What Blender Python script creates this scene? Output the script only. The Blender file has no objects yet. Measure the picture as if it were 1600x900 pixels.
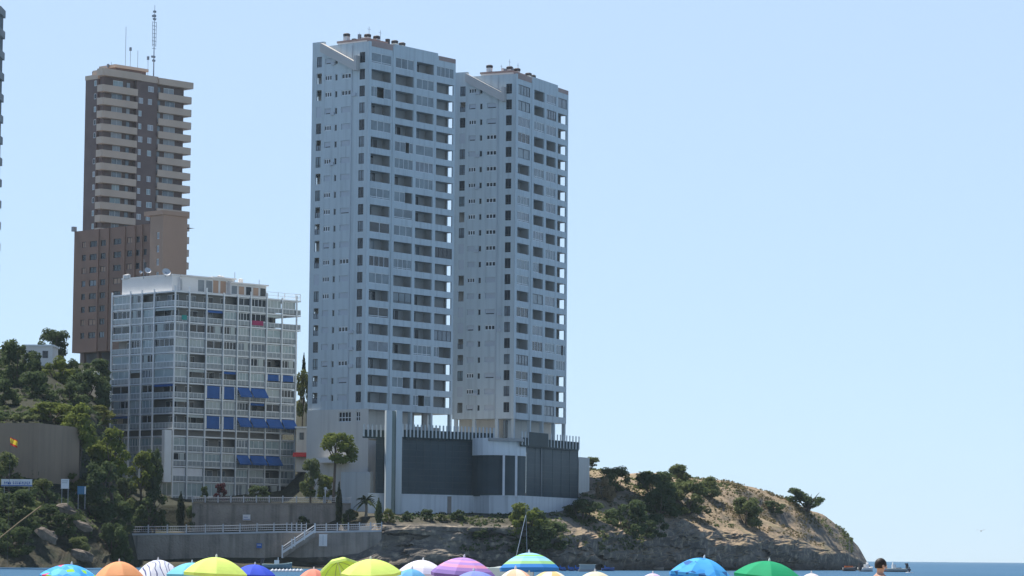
import bpy, math, random
from mathutils import Vector, Matrix, noise
from mathutils.bvhtree import BVHTree
R = math.radians
sc = bpy.context.scene
COL = sc.collection

# ------------------------------------------------------------------ camera
F = 4900.0                       # focal length in photo pixels (1600 wide)
CAM = Vector((0, 0, 2.0))
PITCH = math.atan(421.3 / F); ROLL = R(0.5)
fw = Vector((0, math.cos(PITCH), math.sin(PITCH)))
rt0 = Vector((1, 0, 0)); up0 = Vector((0, -math.sin(PITCH), math.cos(PITCH)))
rt = rt0 * math.cos(ROLL) + up0 * math.sin(ROLL)
up = up0 * math.cos(ROLL) - rt0 * math.sin(ROLL)
cam = bpy.data.objects.new("camera", bpy.data.cameras.new("camera"))
COL.objects.link(cam)
cam.data.sensor_width = 36; cam.data.lens = F / 1600 * 36
cam.data.clip_start = 0.5; cam.data.clip_end = 120000
M = Matrix((rt, up, -fw)).transposed().to_4x4(); M.translation = CAM
cam.matrix_world = M
sc.camera = cam

def ray(x, y):
    return fw + rt * ((x - 800) / F) + up * ((450 - y) / F)
def px(x, y, D):
    d = ray(x, y); return CAM + d * (D / d.y)

# ------------------------------------------------------------------ materials
def mat(name, col, rough=.8, streak=0, **kw):
    m = mat0(name, col, rough, **kw)
    if streak:
        nt = m.node_tree; N = nt.nodes; L = nt.links; b = N['Principled BSDF']; lk = b.inputs['Base Color'].links[0].from_socket
        tc = N.new('ShaderNodeTexCoord'); mp = N.new('ShaderNodeMapping'); mp.inputs['Scale'].default_value = (1, 1, .045); n = N.new('ShaderNodeTexNoise'); n.inputs['Scale'].default_value = 1.3; n.inputs['Detail'].default_value = 5
        L.new(tc.outputs['Object'], mp.inputs[0]); L.new(mp.outputs[0], n.inputs['Vector'])
        r = N.new('ShaderNodeMapRange'); r.inputs[1].default_value = .48; r.inputs[2].default_value = .75; r.inputs[3].default_value = 1; r.inputs[4].default_value = 1-streak; L.new(n.outputs['Fac'], r.inputs[0])
        x = N.new('ShaderNodeMix'); x.data_type = 'RGBA'; x.blend_type = 'MULTIPLY'; x.inputs[0].default_value = 1; L.new(lk, x.inputs[6]); L.new(r.outputs[0], x.inputs[7]); L.new(x.outputs[2], b.inputs['Base Color'])
    return m
def mat0(name, col, rough=.8, col2=None, nscale=.3, namt=.25, bump=0, bscale=2, spec=.3, stretch=None, trans=0, fine=0, metal=0):
    m = bpy.data.materials.new(name); m.use_nodes = True
    nt = m.node_tree; N = nt.nodes; L = nt.links
    b = N['Principled BSDF']; out = N['Material Output']
    b.inputs['Roughness'].default_value = rough
    b.inputs['Specular IOR Level'].default_value = spec
    b.inputs['Metallic'].default_value = metal
    tc = N.new('ShaderNodeTexCoord'); src = tc.outputs['Object']
    if stretch:
        mp = N.new('ShaderNodeMapping'); mp.inputs['Scale'].default_value = stretch
        L.new(src, mp.inputs['Vector']); src = mp.outputs['Vector']
    n = N.new('ShaderNodeTexNoise'); n.inputs['Scale'].default_value = nscale; n.inputs['Detail'].default_value = 6
    n.inputs['Roughness'].default_value = .6
    L.new(src, n.inputs['Vector'])
    r = N.new('ShaderNodeMapRange'); r.inputs[1].default_value = .3; r.inputs[2].default_value = .7
    L.new(n.outputs['Fac'], r.inputs[0])
    mx = N.new('ShaderNodeMix'); mx.data_type = 'RGBA'
    c2 = col2 if col2 else [c * (1 - namt) for c in col]
    mx.inputs[6].default_value = (*col, 1); mx.inputs[7].default_value = (*c2, 1)
    L.new(r.outputs[0], mx.inputs[0])
    cout = mx.outputs[2]
    L.new(cout, b.inputs['Base Color'])
    if bump:
        n2 = N.new('ShaderNodeTexNoise'); n2.inputs['Scale'].default_value = bscale; n2.inputs['Detail'].default_value = 8
        L.new(src, n2.inputs['Vector'])
        bp = N.new('ShaderNodeBump'); bp.inputs['Strength'].default_value = bump; bp.inputs['Distance'].default_value = .4
        L.new(n2.outputs['Fac'], bp.inputs['Height']); L.new(bp.outputs['Normal'], b.inputs['Normal'])
    if trans:
        t = N.new('ShaderNodeBsdfTranslucent'); L.new(cout, t.inputs['Color'])
        ms = N.new('ShaderNodeMixShader'); ms.inputs[0].default_value = trans
        L.new(b.outputs[0], ms.inputs[1]); L.new(t.outputs[0], ms.inputs[2]); L.new(ms.outputs[0], out.inputs['Surface'])
    return m

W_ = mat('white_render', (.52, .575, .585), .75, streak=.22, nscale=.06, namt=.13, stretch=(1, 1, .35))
BEAM = mat('beam_render', (.50, .475, .445), .8, nscale=.3, namt=.1)
W2 = mat('white_beam', (.72, .70, .67), .75, nscale=.3, namt=.1)
WP = mat('podium_white', (.68, .72, .735), .75, streak=.22, nscale=.15, namt=.1)
WB = mat('white_base', (.60, .58, .53), .8, streak=.15, nscale=.12, namt=.12)
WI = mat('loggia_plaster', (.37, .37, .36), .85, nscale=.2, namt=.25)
SHUT = mat('white_shutter', (.47, .50, .53), .6, nscale=.5, namt=.1)
GL_D = mat('dark_glass', (.035, .04, .048), .12, nscale=.25, namt=.5, spec=.5)
GL_M = mat('curtained_glass', (.22, .25, .27), .15, col2=(.10, .12, .14), nscale=.35, spec=.5)
GL_T = mat('tower_glass', (.20, .255, .275), .15, col2=(.09, .115, .13), nscale=.22, spec=.5)
GL_P = mat('pale_glass', (.38, .455, .455), .25, col2=(.22, .285, .295), nscale=.3, spec=.5)
FR_D = mat('dark_frame', (.09, .09, .095), .5)
FR_W = mat('white_frame', (.70, .72, .72), .5, nscale=.4, namt=.1)
ROOFW = mat('pink_coping', (.42, .30, .26), .8)
CAPD = mat('chimney_cap', (.07, .06, .06), .6)
PGL = mat('podium_glass', (.062, .084, .094), .33, col2=(.046, .063, .072), nscale=.18, spec=.12, stretch=(1, 1, 2))
GGL = mat('green_glass', (.13, .2, .19), .12, nscale=.3, spec=.5)
TAN = mat('tan_parapet', (.57, .44, .335), .8, nscale=.2, namt=.15)
BRN = mat('brown_brick', (.19, .135, .118), .85, nscale=.25, namt=.25)
BRN2 = mat('brown_block', (.26, .16, .118), .85, nscale=.12, namt=.22)
BRN3 = mat('brown_plain', (.43, .285, .205), .85, nscale=.1, namt=.15)
SLATE = mat('grey_shutter', (.42, .43, .44), .6, nscale=.5, namt=.2)
STONE = mat('wall_stone', (.34, .305, .26), .9, streak=.45, col2=(.22, .20, .18), nscale=.35, bump=.4, bscale=3)
STONE2 = mat('pale_wall', (.27, .23, .185), .9, col2=(.19, .165, .14), nscale=.2, bump=.3, bscale=2)
BROWNW = mat('brown_concrete', (.35, .255, .175), .9, streak=.14, col2=(.24, .18, .13), nscale=.12, stretch=(1, 1, .4))
WHITE = mat('white_paint', (.70, .71, .72), .5, nscale=.8, namt=.12)
RAILW = mat('railing_paint', (.44, .46, .48), .5, nscale=.8, namt=.15)
RAILL = mat('pale_railing', (.43, .46, .45), .5, nscale=.3, namt=.25)
RAILP = mat('railing_panel', (.29, .325, .34), .45, nscale=.3, namt=.2)
AWN = mat('blue_awning', (.025, .105, .33), .7, nscale=.5, namt=.3)
BLIND = mat('pale_blind', (.44, .47, .44), .7, col2=(.34, .39, .39), nscale=.22)
RED = mat('red_cloth', (.55, .04, .04), .7)
MAG = mat('magenta_cloth', (.34, .04, .12), .7)
TEAL = mat('teal_cloth', (.03, .30, .26), .7)
METAL = mat('grey_metal', (.28, .29, .31), .5, metal=.6)
WOOD = mat('bark', (.11, .085, .065), .95, bump=.4, bscale=6)
WOODG = mat('grey_bark', (.2, .18, .15), .95)
def leafmat(name, c, c2, s=.35):
    return mat(name, c, .8, col2=c2, nscale=s, spec=.04, trans=.45)
LF_PINE = leafmat('pine_needles', (.17, .20, .042), (.075, .105, .030))
LF_DARK = leafmat('dark_leaves', (.092, .125, .052), (.050, .074, .033))
LF_YEL = leafmat('yellow_leaves', (.17, .18, .05), (.09, .11, .035))
LF_OLIVE = leafmat('olive_leaves', (.14, .165, .065), (.08, .105, .042))
LF_CYP = leafmat('cypress_leaves', (.035, .05, .024), (.02, .03, .016))
LF_PALM = leafmat('palm_leaves', (.07, .09, .035), (.035, .05, .025))
LF_RED = leafmat('purple_leaves', (.11, .03, .04), (.05, .02, .025))
LF_DRY2 = leafmat('brown_scrub', (.19, .155, .08), (.12, .11, .05))
LF_DRY = leafmat('dry_scrub', (.34, .26, .15), (.22, .175, .095))
SKIN = mat('skin', (.52, .31, .22), .5, nscale=3, namt=.12)
HAIR = mat('hair', (.02, .016, .014), .6)

# ------------------------------------------------------------------ mesh builder
class MB:
    def __init__(s): s.v = []; s.f = []; s.m = []; s.xf = None
    def add(s, pts, faces, mi=0):
        o = len(s.v)
        s.v += [tuple(s.xf(Vector(p))) if s.xf else tuple(p) for p in pts]
        for f in faces: s.f.append([o + i for i in f]); s.m.append(mi)
    def quad(s, a, b, c, d, mi=0): s.add([a, b, c, d], [(0, 1, 2, 3)], mi)
    def box(s, x0, x1, y0, y1, z0, z1, mi=0):
        s.add([(x0,y0,z0),(x1,y0,z0),(x1,y1,z0),(x0,y1,z0),(x0,y0,z1),(x1,y0,z1),(x1,y1,z1),(x0,y1,z1)],
              [(0,3,2,1),(4,5,6,7),(0,1,5,4),(1,2,6,5),(2,3,7,6),(3,0,4,7)], mi)
    def prism(s, poly, z0, z1, mi=0):
        n = len(poly)
        s.add([(p[0],p[1],z0) for p in poly] + [(p[0],p[1],z1) for p in poly],
              [tuple(range(n-1,-1,-1)), tuple(range(n,2*n))] + [(i,(i+1)%n,n+(i+1)%n,n+i) for i in range(n)], mi)
    def tube(s, path, radii, n=7, mi=0, caps=True):
        path = [Vector(p) for p in path]; rings = []
        for i, p in enumerate(path):
            d = (path[min(i+1,len(path)-1)] - path[max(i-1,0)]).normalized()
            a = d.orthogonal().normalized(); b = d.cross(a)
            r = radii[i] if hasattr(radii, '__len__') else radii
            rings.append([p + a*r*math.cos(2*math.pi*k/n) + b*r*math.sin(2*math.pi*k/n) for k in range(n)])
        fs = []
        for i in range(len(path)-1):
            for k in range(n):
                fs.append((i*n+k, i*n+(k+1)%n, (i+1)*n+(k+1)%n, (i+1)*n+k))
        if caps: fs += [tuple(range(n-1,-1,-1)), tuple((len(path)-1)*n+k for k in range(n))]
        s.add([q for r_ in rings for q in r_], fs, mi)
    def lathe(s, prof, n=20, mi=0, c=(0,0,0)):
        pts = []; fs = []
        for (r, z) in prof:
            for k in range(n):
                a = 2*math.pi*k/n; pts.append((c[0]+r*math.cos(a), c[1]+r*math.sin(a), c[2]+z))
        for i in range(len(prof)-1):
            for k in range(n): fs.append((i*n+k, i*n+(k+1)%n, (i+1)*n+(k+1)%n, (i+1)*n+k))
        s.add(pts, fs, mi)
    def build(s, name, mats, parent=None, smooth=False, loc=None):
        me = bpy.data.meshes.new(name); me.from_pydata(s.v, [], s.f)
        for m in (mats if isinstance(mats, (list, tuple)) else [mats]): me.materials.append(m)
        me.polygons.foreach_set('material_index', s.m)
        if smooth: me.polygons.foreach_set('use_smooth', [True]*len(s.f))
        me.update()
        o = bpy.data.objects.new(name, me); COL.objects.link(o)
        if parent: o.parent = parent
        if loc is not None: o.location = loc
        return o
def tag(o, label=None, cat=None, group=None, kind=None):
    if label: o['label'] = label
    if cat: o['category'] = cat
    if group: o['group'] = group
    if kind: o['kind'] = kind
    return o
def thing(name, label, cat, loc=(0,0,0), rz=0, group=None):
    o = bpy.data.objects.new(name, None); COL.objects.link(o)
    o.location = loc; o.rotation_euler = (0, 0, rz); o.empty_display_size = .5
    return tag(o, label, cat, group)

class Frame:
    """vertical corner: local x runs along the right-going face, local y along the left-going one"""
    def __init__(s, C, a):
        s.C = Vector((C[0], C[1], 0)); s.a = R(a)
        s.ur = Vector((math.sin(s.a), math.cos(s.a), 0)); s.ul = Vector((-s.ur.y, s.ur.x, 0))
        s.rz = math.pi/2 - s.a
    def uz(s, face, x, y, off=0):
        d = ray(x, y); dr, n = (s.ur, s.ul) if face == 'R' else (s.ul, s.ur)
        t = ((s.C + n*off - CAM).dot(n)) / Vector((d.x, d.y, 0)).dot(n) if False else ((s.C.x + n.x*off - CAM.x)*n.x + (s.C.y + n.y*off - CAM.y)*n.y) / (d.x*n.x + d.y*n.y)
        p = CAM + d*t
        return (Vector((p.x, p.y, 0)) - s.C).dot(dr), p.z
    def u(s, face, x, y, off=0): return s.uz(face, x, y, off)[0]
    def z(s, y, x=None, face='R'): return s.uz(face, x, y)[1]
    def w(s, u, d, z=0): return s.C + s.ur*u + s.ul*d + Vector((0,0,z))
PR = lambda u, d, z: (u, d, z)
PL = lambda u, d, z: (d, u, z)
def boxP(mb, P, u0, u1, d0, d1, z0, z1, mi=0):
    a = P(u0, d0, z0); b = P(u1, d1, z1)
    mb.box(min(a[0],b[0]), max(a[0],b[0]), min(a[1],b[1]), max(a[1],b[1]), z0, z1, mi)
def facade(mb, P, u0, u1, z0, z1, holes, rev, mi=0, d=0):
    """wall sheet with rectangular holes (a, b, zlo, zhi) and their reveals"""
    zs = sorted({z0, z1, *[h[2] for h in holes], *[h[3] for h in holes]})
    for i in range(len(zs)-1):
        za, zb = zs[i], zs[i+1]
        if zb - za < 1e-6: continue
        act = sorted([h for h in holes if h[2] <= za+1e-6 and h[3] >= zb-1e-6])
        c = u0
        for h in act:
            if h[0] > c + 1e-6: mb.quad(P(c,d,za), P(h[0],d,za), P(h[0],d,zb), P(c,d,zb), mi)
            c = max(c, h[1])
        if c < u1 - 1e-6: mb.quad(P(c,d,za), P(u1,d,za), P(u1,d,zb), P(c,d,zb), mi)
    for (a, b, lo, hi) in holes:
        e = d + rev
        mb.quad(P(a,d,lo), P(a,e,lo), P(a,e,hi), P(a,d,hi), mi); mb.quad(P(b,d,lo), P(b,e,lo), P(b,e,hi), P(b,d,hi), mi)
        mb.quad(P(a,d,lo), P(b,d,lo), P(b,e,lo), P(a,e,lo), mi); mb.quad(P(a,d,hi), P(b,d,hi), P(b,e,hi), P(a,e,hi), mi)
def window(P, u0, u1, z0, z1, d, n=2, mats=None, fr=.07, name='window', parent=None, rail=0):
    mb = MB()
    mb.quad(P(u0,d,z0), P(u1,d,z0), P(u1,d,z1), P(u0,d,z1), 1)
    for i in range(n+1):
        u = u0 + (u1-u0)*i/n; a = max(u0, u-fr/2); b = min(u1, u+fr/2)
        boxP(mb, P, a, b, d-.05, d-.004, z0, z1, 0)
    for (a, b) in ((z0, z0+fr), (z1-fr, z1)) + (((z0+rail-fr/2, z0+rail+fr/2),) if rail else ()):
        boxP(mb, P, u0, u1, d-.047, d-.006, a, b, 0)
    return mb.build(name, mats or [FR_D, GL_D], parent)

# ------------------------------------------------------------------ terrain
ZW = lambda D, x: 0
def yh(x): return 877 - (1450 - x)*.00873
# stations: photo column -> list of (photo row, depth), waterline first, seven rows
ST = [
 (-420, 425, [(845,432),(800,440),(765,452),(752,474),(655,486),(640,500),(575,545),(545,590)]),
 (0,    440, [(850,446),(808,452),(768,462),(752,474),(655,486),(640,500),(575,545),(545,590)]),
 (60,   445, [(850,452),(812,458),(772,466),(754,475),(655,486),(640,500),(580,545),(552,600)]),
 (110,  450, [(852,460),(820,465),(785,474),(758,480),(662,494),(642,506),(600,550),(570,620)]),
 (150,  460, [(852,468),(830,472),(795,486),(768,496),(700,508),(660,520),(610,560),(572,620)]),
 (192,  470, [(855,478),(832,483),(800,498),(782,512),(772,530),(768,545),(700,632),(585,690)]),
 (215,  490, [(886,493),(878,498.6),(845,504),(830,514),(788,517),(782,545),(700,632),(585,690)]),
 (300,  490, [(886,493),(878,498.6),(845,504),(830,515),(790,518),(784,560),(720,632),(620,690)]),
 (440,  490, [(886,493),(878,498.6),(845,504),(830,515),(790,518),(784,560),(720,632),(640,690)]),
 (475,  490, [(886,493),(878,498.6),(845,504),(830,515),(790,518),(784,545),(690,612),(620,700)]),
 (510,  490, [(886,493),(878,498.6),(845,504),(830,515),(795,518),(784,530),(760,612),(700,640)]),
 (560,  490, [(886,493),(878,498.6),(845,504),(828,512),(808,516),(802,527),(790,580),(770,640)]),
 (598,  500, [(876,501),(860,502),(838,504),(822,507),(810,512),(803,522),(790,580),(770,640)]),
 (640,  500, [(872,503),(855,505),(836,508),(820,510),(811,515),(805,525),(790,580),(770,640)]),
 (720,  503, [(874,505),(858,508),(838,510),(822,512),(811,517),(805,528),(790,580),(770,640)]),
 (830,  508, [(876,510),(860,512),(842,515),(824,517),(812,521),(805,532),(790,580),(770,640)]),
 (872,  511, [(876,513),(858,515),(840,518),(824,520),(813,524),(806,536),(790,580),(770,640)]),
 (896,  514, [(876,516),(857,519),(839,522),(823,526),(810,531),(800,545),(780,585),(765,620)]),
 (912,  518, [(876,520),(857,523),(839,527),(823,531),(804,540),(786,553),(745,586),(731,607)]),
 (940,  530, [(876,533),(858,536),(840,539),(822,545),(798,556),(775,570),(745,592),(733,612)]),
 (1000, 560, [(876,562),(858,564),(838,568),(815,576),(792,588),(770,600),(750,615),(741,632)]),
 (1060, 592, [(876,594),(858,596),(840,599),(818,605),(795,617),(775,628),(755,642),(745,655)]),
 (1100, 612, [(876,614),(860,616),(842,619),(822,625),(800,637),(780,648),(760,660),(750,674)]),
 (1150, 640, [(877,642),(862,644),(846,646),(828,650),(808,662),(788,672),(768,684),(757,696)]),
 (1200, 670, [(878,672),(866,674),(852,676),(838,679),(818,690),(798,700),(780,708),(769,718)]),
 (1245, 700, [(879,702),(868,704),(856,706),(846,708),(828,716),(810,724),(796,730),(785,738)]),
 (1290, 735, [(881,737),(872,738),(862,740),(854,741),(842,746),(830,751),(818,756),(808,762)]),
 (1320, 762, [(882,764),(876,765),(868,766),(862,767),(853,770),(843,774),(837,777),(830,780)]),
 (1342, 785, [(884,786),(880,787),(875,788),(870,789),(865,790),(860,792),(858,794),(854,797)]),
 (1354, 800, [(886,801),(884,802),(882,802),(880,803),(878,804),(879,805),(878,806),(877,808)]),
 (1362, 806, [(889.0,807),(888.9,807),(888.8,808),(888.7,808),(888.6,809),(888.5,810),(888.4,811),(888.3,812)]),
]
def station(x, D0, rows):
    w = px(x, 880, D0); out = [Vector((w.x, D0-4, -3)), Vector((w.x, D0, -.15))]
    for (y, D) in rows: out.append(px(x, y, D))
    l = out[-1]; k = 1.12
    out += [Vector((l.x*1.03, l.y*1.035, max(l.z*.9-2, -3))), Vector((l.x*k, l.y*k, min(l.z*.3-4, 6))), Vector((l.x*1.2, l.y*1.2, -6))]
    return out
def closer(x, D0):
    return .5*(D0-515) if x > 905 and D0 > 515 else 0
def steeper(x, D, r):
    if 590 < x < 890: return [(y, D + (d-D)*(.22 if i < 4 else .5 if i == 4 else 1)) for i, (y, d) in enumerate(r)]
    if x >= 890: return [(y, D + (d-D)*(.4 if i < 3 else .8 if i == 3 else 1)) for i, (y, d) in enumerate(r)]
    return r
ST = [(x, D-closer(x, D), [(y, d-closer(x, D)) for (y, d) in steeper(x, D, r)]) for (x, D, r) in ST]
stat = [(x, station(x, D, r)) for (x, D, r) in ST]
def crom(p0, p1, p2, p3, t): 
    return .5*((2*p1) + (p2-p0)*t + (2*p0-5*p1+4*p2-p3)*t*t + (3*p1-p0-3*p2+p3)*t*t*t)
cols = []
xs = [-420 + 5.0*i for i in range(357)]
for x in xs:
    if x > 1362: break
    i = 0
    while i < len(stat)-2 and stat[i+1][0] <= x: i += 1
    t = (x - stat[i][0])/(stat[i+1][0]-stat[i][0])
    ts = t*t*(3-2*t) * .5 + t*.5
    cols.append([a.lerp(b, ts) for a, b in zip(stat[i][1], stat[i+1][1])])
NV = [1, 4, 9, 9, 9, 9, 9, 9, 9, 6, 3, 2]
tv = []; tf = []
for ci, c in enumerate(cols):
    col = []
    for j in range(len(c)-1):
        for k in range(NV[j]): col.append((c[j].lerp(c[j+1], k/NV[j]), j + k/NV[j]))
    col.append((c[-1], len(c)-1))
    x = xs[ci]
    for (p, v) in col:
        built = 200 < x < 596
        amp = (.55 if 1 < v < 2.9 else .12) if built else (.15 if v < 1 else 1.0)
        if 596 <= x < 905 and v > 5.6: amp = .15
        if 596 <= x < 905: amp = min(amp, .42)
        elif x >= 905 and v < 5: amp = .75
        if x < 200: amp = .5 if v < 4.5 else .3
        if x > 1240: amp *= max(0.1, (1362-x)/122)
        q = Vector((p.x*.055, p.y*.055, p.z*.16))
        n1 = noise.fractal(q, .9, 2.1, 5, noise_basis='PERLIN_ORIGINAL')
        n2 = noise.ridged_multi_fractal(Vector((p.x*.11+9, p.y*.11, p.z*.32)), .8, 2.2, 4, 1, 2, noise_basis='PERLIN_ORIGINAL')-1
        cliff = 1 if v < 4.6 else .35
        if v > 4.6: n2 *= .8
        p2 = p + Vector((n1*1.0, -(n1*2.4 + n2*1.3)*cliff, (n1*1.1 + n2*.25)*(1 if v < 5 else .6)))*amp
        # strata: ledges in the cliff
        if v < 6 and not built and v > 1:
            st = math.sin(p2.z*1.7 + n1*2.5); fade = min(1, (6-v)/1.2)
            blk = noise.cell(Vector((p.x*.13+n1*.8, 3, p.z*.33+n2*.5)))*1.5 + noise.cell(Vector((p.x*.31+n2*.6, 7, p.z*.75+n1)))*.9
            cave = max(0, noise.noise(Vector((p.x*.045, 2, p.z*.12)))-.05)*7*max(0, 1-abs(p.z-3.2)/3.2)
            p2.y += (st*.35 + blk + cave)*amp*fade
        tv.append(p2)
nper = len(tv)//len(cols)
for i in range(len(cols)-1):
    for j in range(nper-1):
        a = i*nper+j; tf.append((a, a+nper, a+nper+1, a+1))
TB = BVHTree.FromPolygons(tv, tf)
def ground(X, Y, default=9):
    h = TB.ray_cast(Vector((X, Y, 300)), Vector((0, 0, -1)))
    return h[0].z if h[0] else default

def rock_material():
    m = bpy.data.materials.new('headland_rock'); m.use_nodes = True
    nt = m.node_tree; N = nt.nodes; L = nt.links; b = N['Principled BSDF']
    b.inputs['Roughness'].default_value = .95; b.inputs['Specular IOR Level'].default_value = .15
    tc = N.new('ShaderNodeTexCoord'); g = N.new('ShaderNodeNewGeometry')
    def noi(s, det=8, stretch=None, rough=.62):
        n = N.new('ShaderNodeTexNoise'); n.inputs['Scale'].default_value = s; n.inputs['Detail'].default_value = det; n.inputs['Roughness'].default_value = rough
        src = tc.outputs['Object']
        if stretch:
            mp = N.new('ShaderNodeMapping'); mp.inputs['Scale'].default_value = stretch; L.new(src, mp.inputs['Vector']); src = mp.outputs['Vector']
        L.new(src, n.inputs['Vector']); return n.outputs['Fac']
    def rng(s, a, b_, c=0, d=1):
        r = N.new('ShaderNodeMapRange'); r.inputs[1].default_value = a; r.inputs[2].default_value = b_; r.inputs[3].default_value = c; r.inputs[4].default_value = d
        L.new(s, r.inputs[0]); return r.outputs[0]
    def mix(f, a, b_):
        x = N.new('ShaderNodeMix'); x.data_type = 'RGBA'; L.new(f, x.inputs[0])
        for k, c in ((6, a), (7, b_)):
            if isinstance(c, tuple): x.inputs[k].default_value = (*c, 1)
            else: L.new(c, x.inputs[k])
        return x.outputs[2]
    rock = mix(rng(noi(.12, stretch=(1, 1, 3)), .35, .65), (.175, .155, .13), (.085, .078, .07))
    rock = mix(rng(noi(.8), .5, .68), rock, (.36, .30, .22))
    grass = mix(rng(noi(.5), .4, .62), (.295, .22, .15), (.17, .135, .085))
    grass = mix(rng(noi(.16), .52, .66), grass, (.21, .175, .10))
    sx = N.new('ShaderNodeSeparateXYZ'); L.new(g.outputs['Normal'], sx.inputs[0])
    pz = N.new('ShaderNodeSeparateXYZ'); L.new(tc.outputs['Object'], pz.inputs[0])
    sl = N.new('ShaderNodeMath'); sl.operation = 'MULTIPLY'
    L.new(rng(sx.outputs['Z'], .5, .8), sl.inputs[0]); L.new(rng(pz.outputs['X'], 6, 14), sl.inputs[1])
    colr = mix(sl.outputs[0], rock, grass)
    wet = rng(pz.outputs['Z'], .4, 2.2, 1, 0)
    colr = mix(wet, colr, (.07, .06, .05))
    left = rng(pz.outputs['X'], -34, -27, 1, 0)      # the wooded hill has dark soil, with the shade of its trees painted in
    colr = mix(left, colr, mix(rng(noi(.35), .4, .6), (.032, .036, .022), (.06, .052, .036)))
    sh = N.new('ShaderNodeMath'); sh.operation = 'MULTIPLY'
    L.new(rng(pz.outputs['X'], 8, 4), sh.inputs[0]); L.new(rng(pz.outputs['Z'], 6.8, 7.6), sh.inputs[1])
    colr = mix(sh.outputs[0], colr, mix(rng(pz.outputs['X'], -34, -27, 1, 0), (.062, .058, .042), (.032, .033, .021)))  # scrub-dark shelf, its hill side darkened more to stand in for tree shade
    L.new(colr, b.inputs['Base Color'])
    bp = N.new('ShaderNodeBump'); bp.inputs['Strength'].default_value = .7; bp.inputs['Distance'].default_value = .6
    L.new(noi(.7, 10), bp.inputs['Height']); L.new(bp.outputs['Normal'], b.inputs['Normal'])
    return m
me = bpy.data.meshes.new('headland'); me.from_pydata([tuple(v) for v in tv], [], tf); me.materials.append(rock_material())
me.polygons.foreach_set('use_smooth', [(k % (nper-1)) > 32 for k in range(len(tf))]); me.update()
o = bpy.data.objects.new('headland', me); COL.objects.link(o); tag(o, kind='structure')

# sea, beach
def sea_material():
    m = bpy.data.materials.new('sea_water'); m.use_nodes = True
    nt = m.node_tree; N = nt.nodes; L = nt.links; N.remove(N['Principled BSDF'])
    b = N.new('ShaderNodeBsdfDiffuse'); gl = N.new('ShaderNodeBsdfGlossy'); gl.inputs['Roughness'].default_value = .25
    mxs = N.new('ShaderNodeMixShader'); mxs.inputs[0].default_value = .16
    L.new(b.outputs[0], mxs.inputs[1]); L.new(gl.outputs[0], mxs.inputs[2]); L.new(mxs.outputs[0], N['Material Output'].inputs['Surface'])
    tc = N.new('ShaderNodeTexCoord')
    bp = None
    for (s, st, dist) in ((.9, .6, .3), (.12, .5, 1.0)):
        n = N.new('ShaderNodeTexNoise'); n.inputs['Scale'].default_value = s; n.inputs['Detail'].default_value = 4
        L.new(tc.outputs['Object'], n.inputs['Vector'])
        k = N.new('ShaderNodeBump'); k.inputs['Strength'].default_value = st; k.inputs['Distance'].default_value = dist
        L.new(n.outputs['Fac'], k.inputs['Height'])
        if bp: L.new(bp.outputs['Normal'], k.inputs['Normal'])
        bp = k
    L.new(bp.outputs['Normal'], b.inputs['Normal']); L.new(bp.outputs['Normal'], gl.inputs['Normal'])
    n = N.new('ShaderNodeTexNoise'); n.inputs['Scale'].default_value = .02; n.inputs['Detail'].default_value = 5
    mp = N.new('ShaderNodeMapping'); mp.inputs['Scale'].default_value = (1, .12, 1)
    L.new(tc.outputs['Object'], mp.inputs[0]); L.new(mp.outputs[0], n.inputs['Vector'])
    x = N.new('ShaderNodeMix'); x.data_type = 'RGBA'; x.inputs[6].default_value = (.018, .07, .14, 1); x.inputs[7].default_value = (.036, .115, .20, 1)
    L.new(n.outputs['Fac'], x.inputs[0]); L.new(x.outputs[2], b.inputs['Color'])
    return m
mb = MB(); mb.quad((-6900, -300, 0), (6900, -300, 0), (6900, 9100, 0), (-6900, 9100, 0))
tag(mb.build('water', sea_material()), kind='structure')
mb = MB(); ny = 24
for i in range(ny):
    for j in range(24):
        def q(a, b):
            X = -150+300*a/24; Y = -60+220*b/ny
            return (X, Y, .34 - max(0, (Y-120))*.02 + noise.noise(Vector((X*.08, Y*.08, 0)))*.03)
        mb.quad(q(j, i), q(j+1, i), q(j+1, i+1), q(j, i+1))
tag(mb.build('beach_sand', mat('sand', (.46, .38, .27), .95, nscale=.5, bump=.3, bscale=3), smooth=True), kind='structure')
SANDZ = lambda Y: .34 - max(0, Y-120)*.02

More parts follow.
